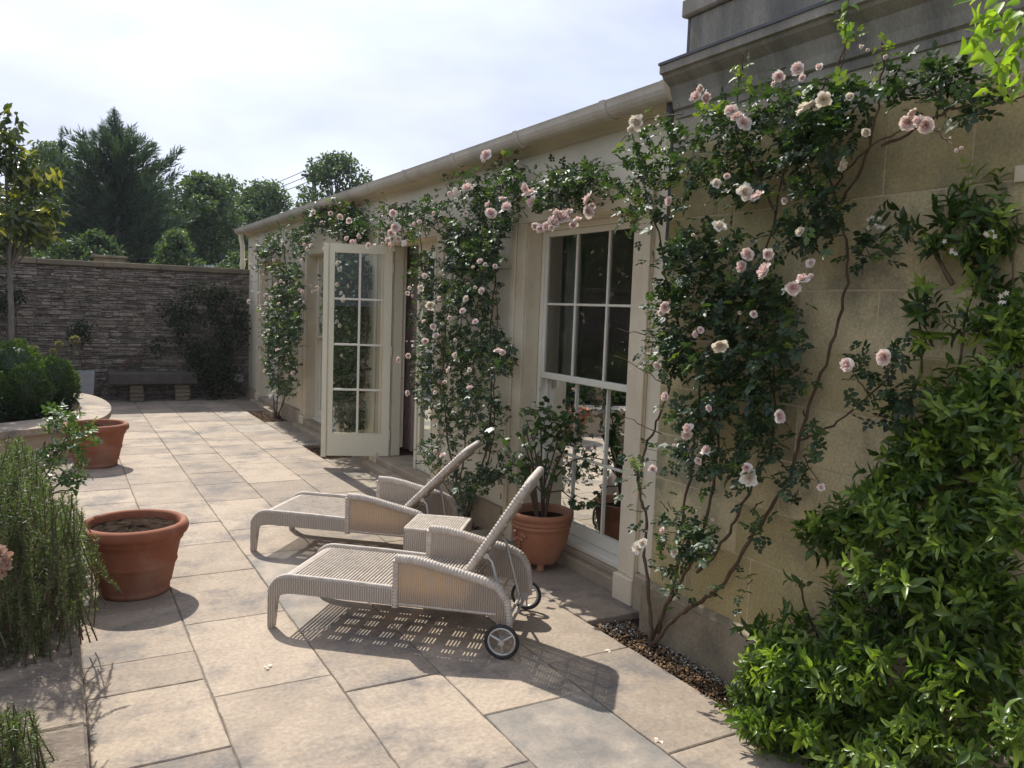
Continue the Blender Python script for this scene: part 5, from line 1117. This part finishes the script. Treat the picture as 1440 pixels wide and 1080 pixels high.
m = MB(); b = np.array([-.49, 12, .29]); tp = on_y([(14,378)], 12)[0]; m.tube([b, .5*(b+tp)+np.array([.01, 0, 0]), tp, tp+np.array([.0, 0, .7])], [.04, .034, .03, .012], 9)
for c in C[:14]: m.tube([tp, .5*(tp+c)+np.array([0, 0, -.05]), c], [.016, .010, .005], 6)
m.build('trunk', M_TRUNK, MG)
# trees on the garden side, mirrored in the window panes
GR = 'trees across the garden'
for k, (x, y, tp_, w_) in enumerate(((-11, 9.5, 7.5, 3.0), (-10, 15.5, 7.0, 2.8), (-13, 21.5, 8.0, 3.2), (-9.5, 4.0, 6.0, 2.3))):
    broad_tree('garden_tree', ['tree across the garden mirrored in the sash window', 'tree across the garden mirrored beside the first', 'tall tree far across the garden to the left', 'smaller tree across the garden nearer the viewer'][k], 'tree', x, y, tp_, w_, .9, 6500, .26, mat_=LF_HEDGE, seed=20+k, group=GR)
HD = thing('reflection_hedge', 'tall shaggy hedge added out of view to be mirrored in the window', 'hedge', (-7.0, 11, 0))  # unseen hedge, added and made tall so the panes mirror leaves, not sky
n = 16000; P = np.stack([-7.0+rng.normal(0, .22, n), rng.uniform(2, 24, n), 5.2*np.sqrt(rng.random(n))+rng.normal(0, .2, n)], 1); leaves('foliage', P, rdir(n), unit(rdir(n)+np.array([1, 0, .5])), .11, .6, rng.random(n)*.6, LF_HEDGE, HD)
m = MB(); m.box(-7.45, -7.15, 2, 24, 0, 4.8); m.build('inner_growth', LF_HEDGE, HD)

# ------------------------------------------------------------------ beyond the wall
SH = thing('slate_shed', 'low shed with blue slate roof just over the far wall', 'shed', (3.4, 19.6, 0))
a = MB(); a.box(2.6, 4.6, 19.2, 20.6, 0, 2.2); a.build('wall', M_RUBBLE, SH)
a = MB(); a.add([(2.5,19.0,2.27),(4.7,19.0,2.27),(4.7,20.0,2.45),(2.5,20.0,2.45),(2.5,20.8,2.27),(4.7,20.8,2.27),(2.5,19.0,2.21),(4.7,19.0,2.21),(2.5,20.8,2.21),(4.7,20.8,2.21)], [(0,1,2,3),(3,2,5,4),(6,7,1,0),(4,5,9,8),(0,3,4),(1,5,2),(6,8,9,7)]); a.build('roof', M_SLATE, SH)
GP = thing('stone_outbuilding', 'small stone outbuilding top showing over the wall under the conifer', 'outbuilding', (.9, 16.4, 0))
a = MB(); a.box(.62, 1.12, 16.2, 16.8, 0, 2.33, .8); a.build('wall', M_COPING, GP); a = MB(); a.box(.58, 1.16, 16.16, 16.84, 2.332, 2.38, .5, .01); a.build('roof', M_COPING, GP)
UP = thing('utility_pole', 'dark wooden power pole among the trees behind the roof', 'utility pole', (7.95, 28.6, 0))
a = MB(); a.tube([(7.95, 28.6, -.1), (7.95, 28.6, 6.35)], [.10, .07], 10); a.build('pole', M_TRUNK, UP); a = MB(); a.box(7.5, 8.4, 28.56, 28.64, 6.0, 6.08)
a.build('crossarm', M_TRUNK, UP)
for k, (dz, dx) in enumerate(((.10, -.4), (.10, .0), (.10, .4))):
    a = MB(); p0 = np.array([7.95+dx, 28.6, 6.08+dz-.02]); p1 = on_y([(250+k*4, 284+k*7)], 40.0)[0]; s = np.linspace(0, 1, 24)[:, None]; Q = p0*(1-s)+p1*s; Q[:, 2] -= 1.2*(s[:, 0]*(1-s[:, 0]))*4*.25; a.tube(Q, .012, 5)
    tag(a.build('power_line', M_CABLE), ['upper overhead cable running left from the pole', 'middle overhead cable running left from the pole', 'lower overhead cable running left from the pole'][k], 'cable', 'overhead cables')
# fallen petals on the terrace
for k, (q_, lb) in enumerate((((371, 940), 'fallen pale petal on the terrace between pot and lounger'), ((858, 915), 'fallen petal near the edge of the gravel bed'), ((925, 1040), 'fallen petal on the slab at the bottom right'))):
    c0 = on_z([q_], .006)[0]; d = rdir(3); P = np.repeat(c0[None], 3, 0)+rng.normal(0, .008, (3, 3))*np.array([1, 1, .15]); tag(leaves('petal', P, unit(rng.normal(size=(3, 3))*np.array([1, 1, .05])), np.array([[0, 0, 1.0]]*3), .022, .8, rng.random(3), PETALW, None), lb, 'petal', 'fallen petals')

# ------------------------------------------------------------------ thin haze volume added to stand in for lens veiling glare
mh = bpy.data.materials.new('lens_veil_haze'); mh.use_nodes = True; th_ = mh.node_tree; th_.nodes.clear()
vo = th_.nodes.new('ShaderNodeVolumePrincipled'); vo.inputs['Color'].default_value = (.86, .92, 1.0, 1); vo.inputs['Density'].default_value = .0006; vo.inputs['Anisotropy'].default_value = .2
om = th_.nodes.new('ShaderNodeOutputMaterial'); th_.links.new(vo.outputs[0], om.inputs['Volume'])
hz = MB(); hz.box(-60, 60, -20, 70, -1.2, 13); ho = hz.build('haze', mh, None, 'stuff')
tag(ho, 'thin pale haze added over the garden in place of lens glare', 'haze')
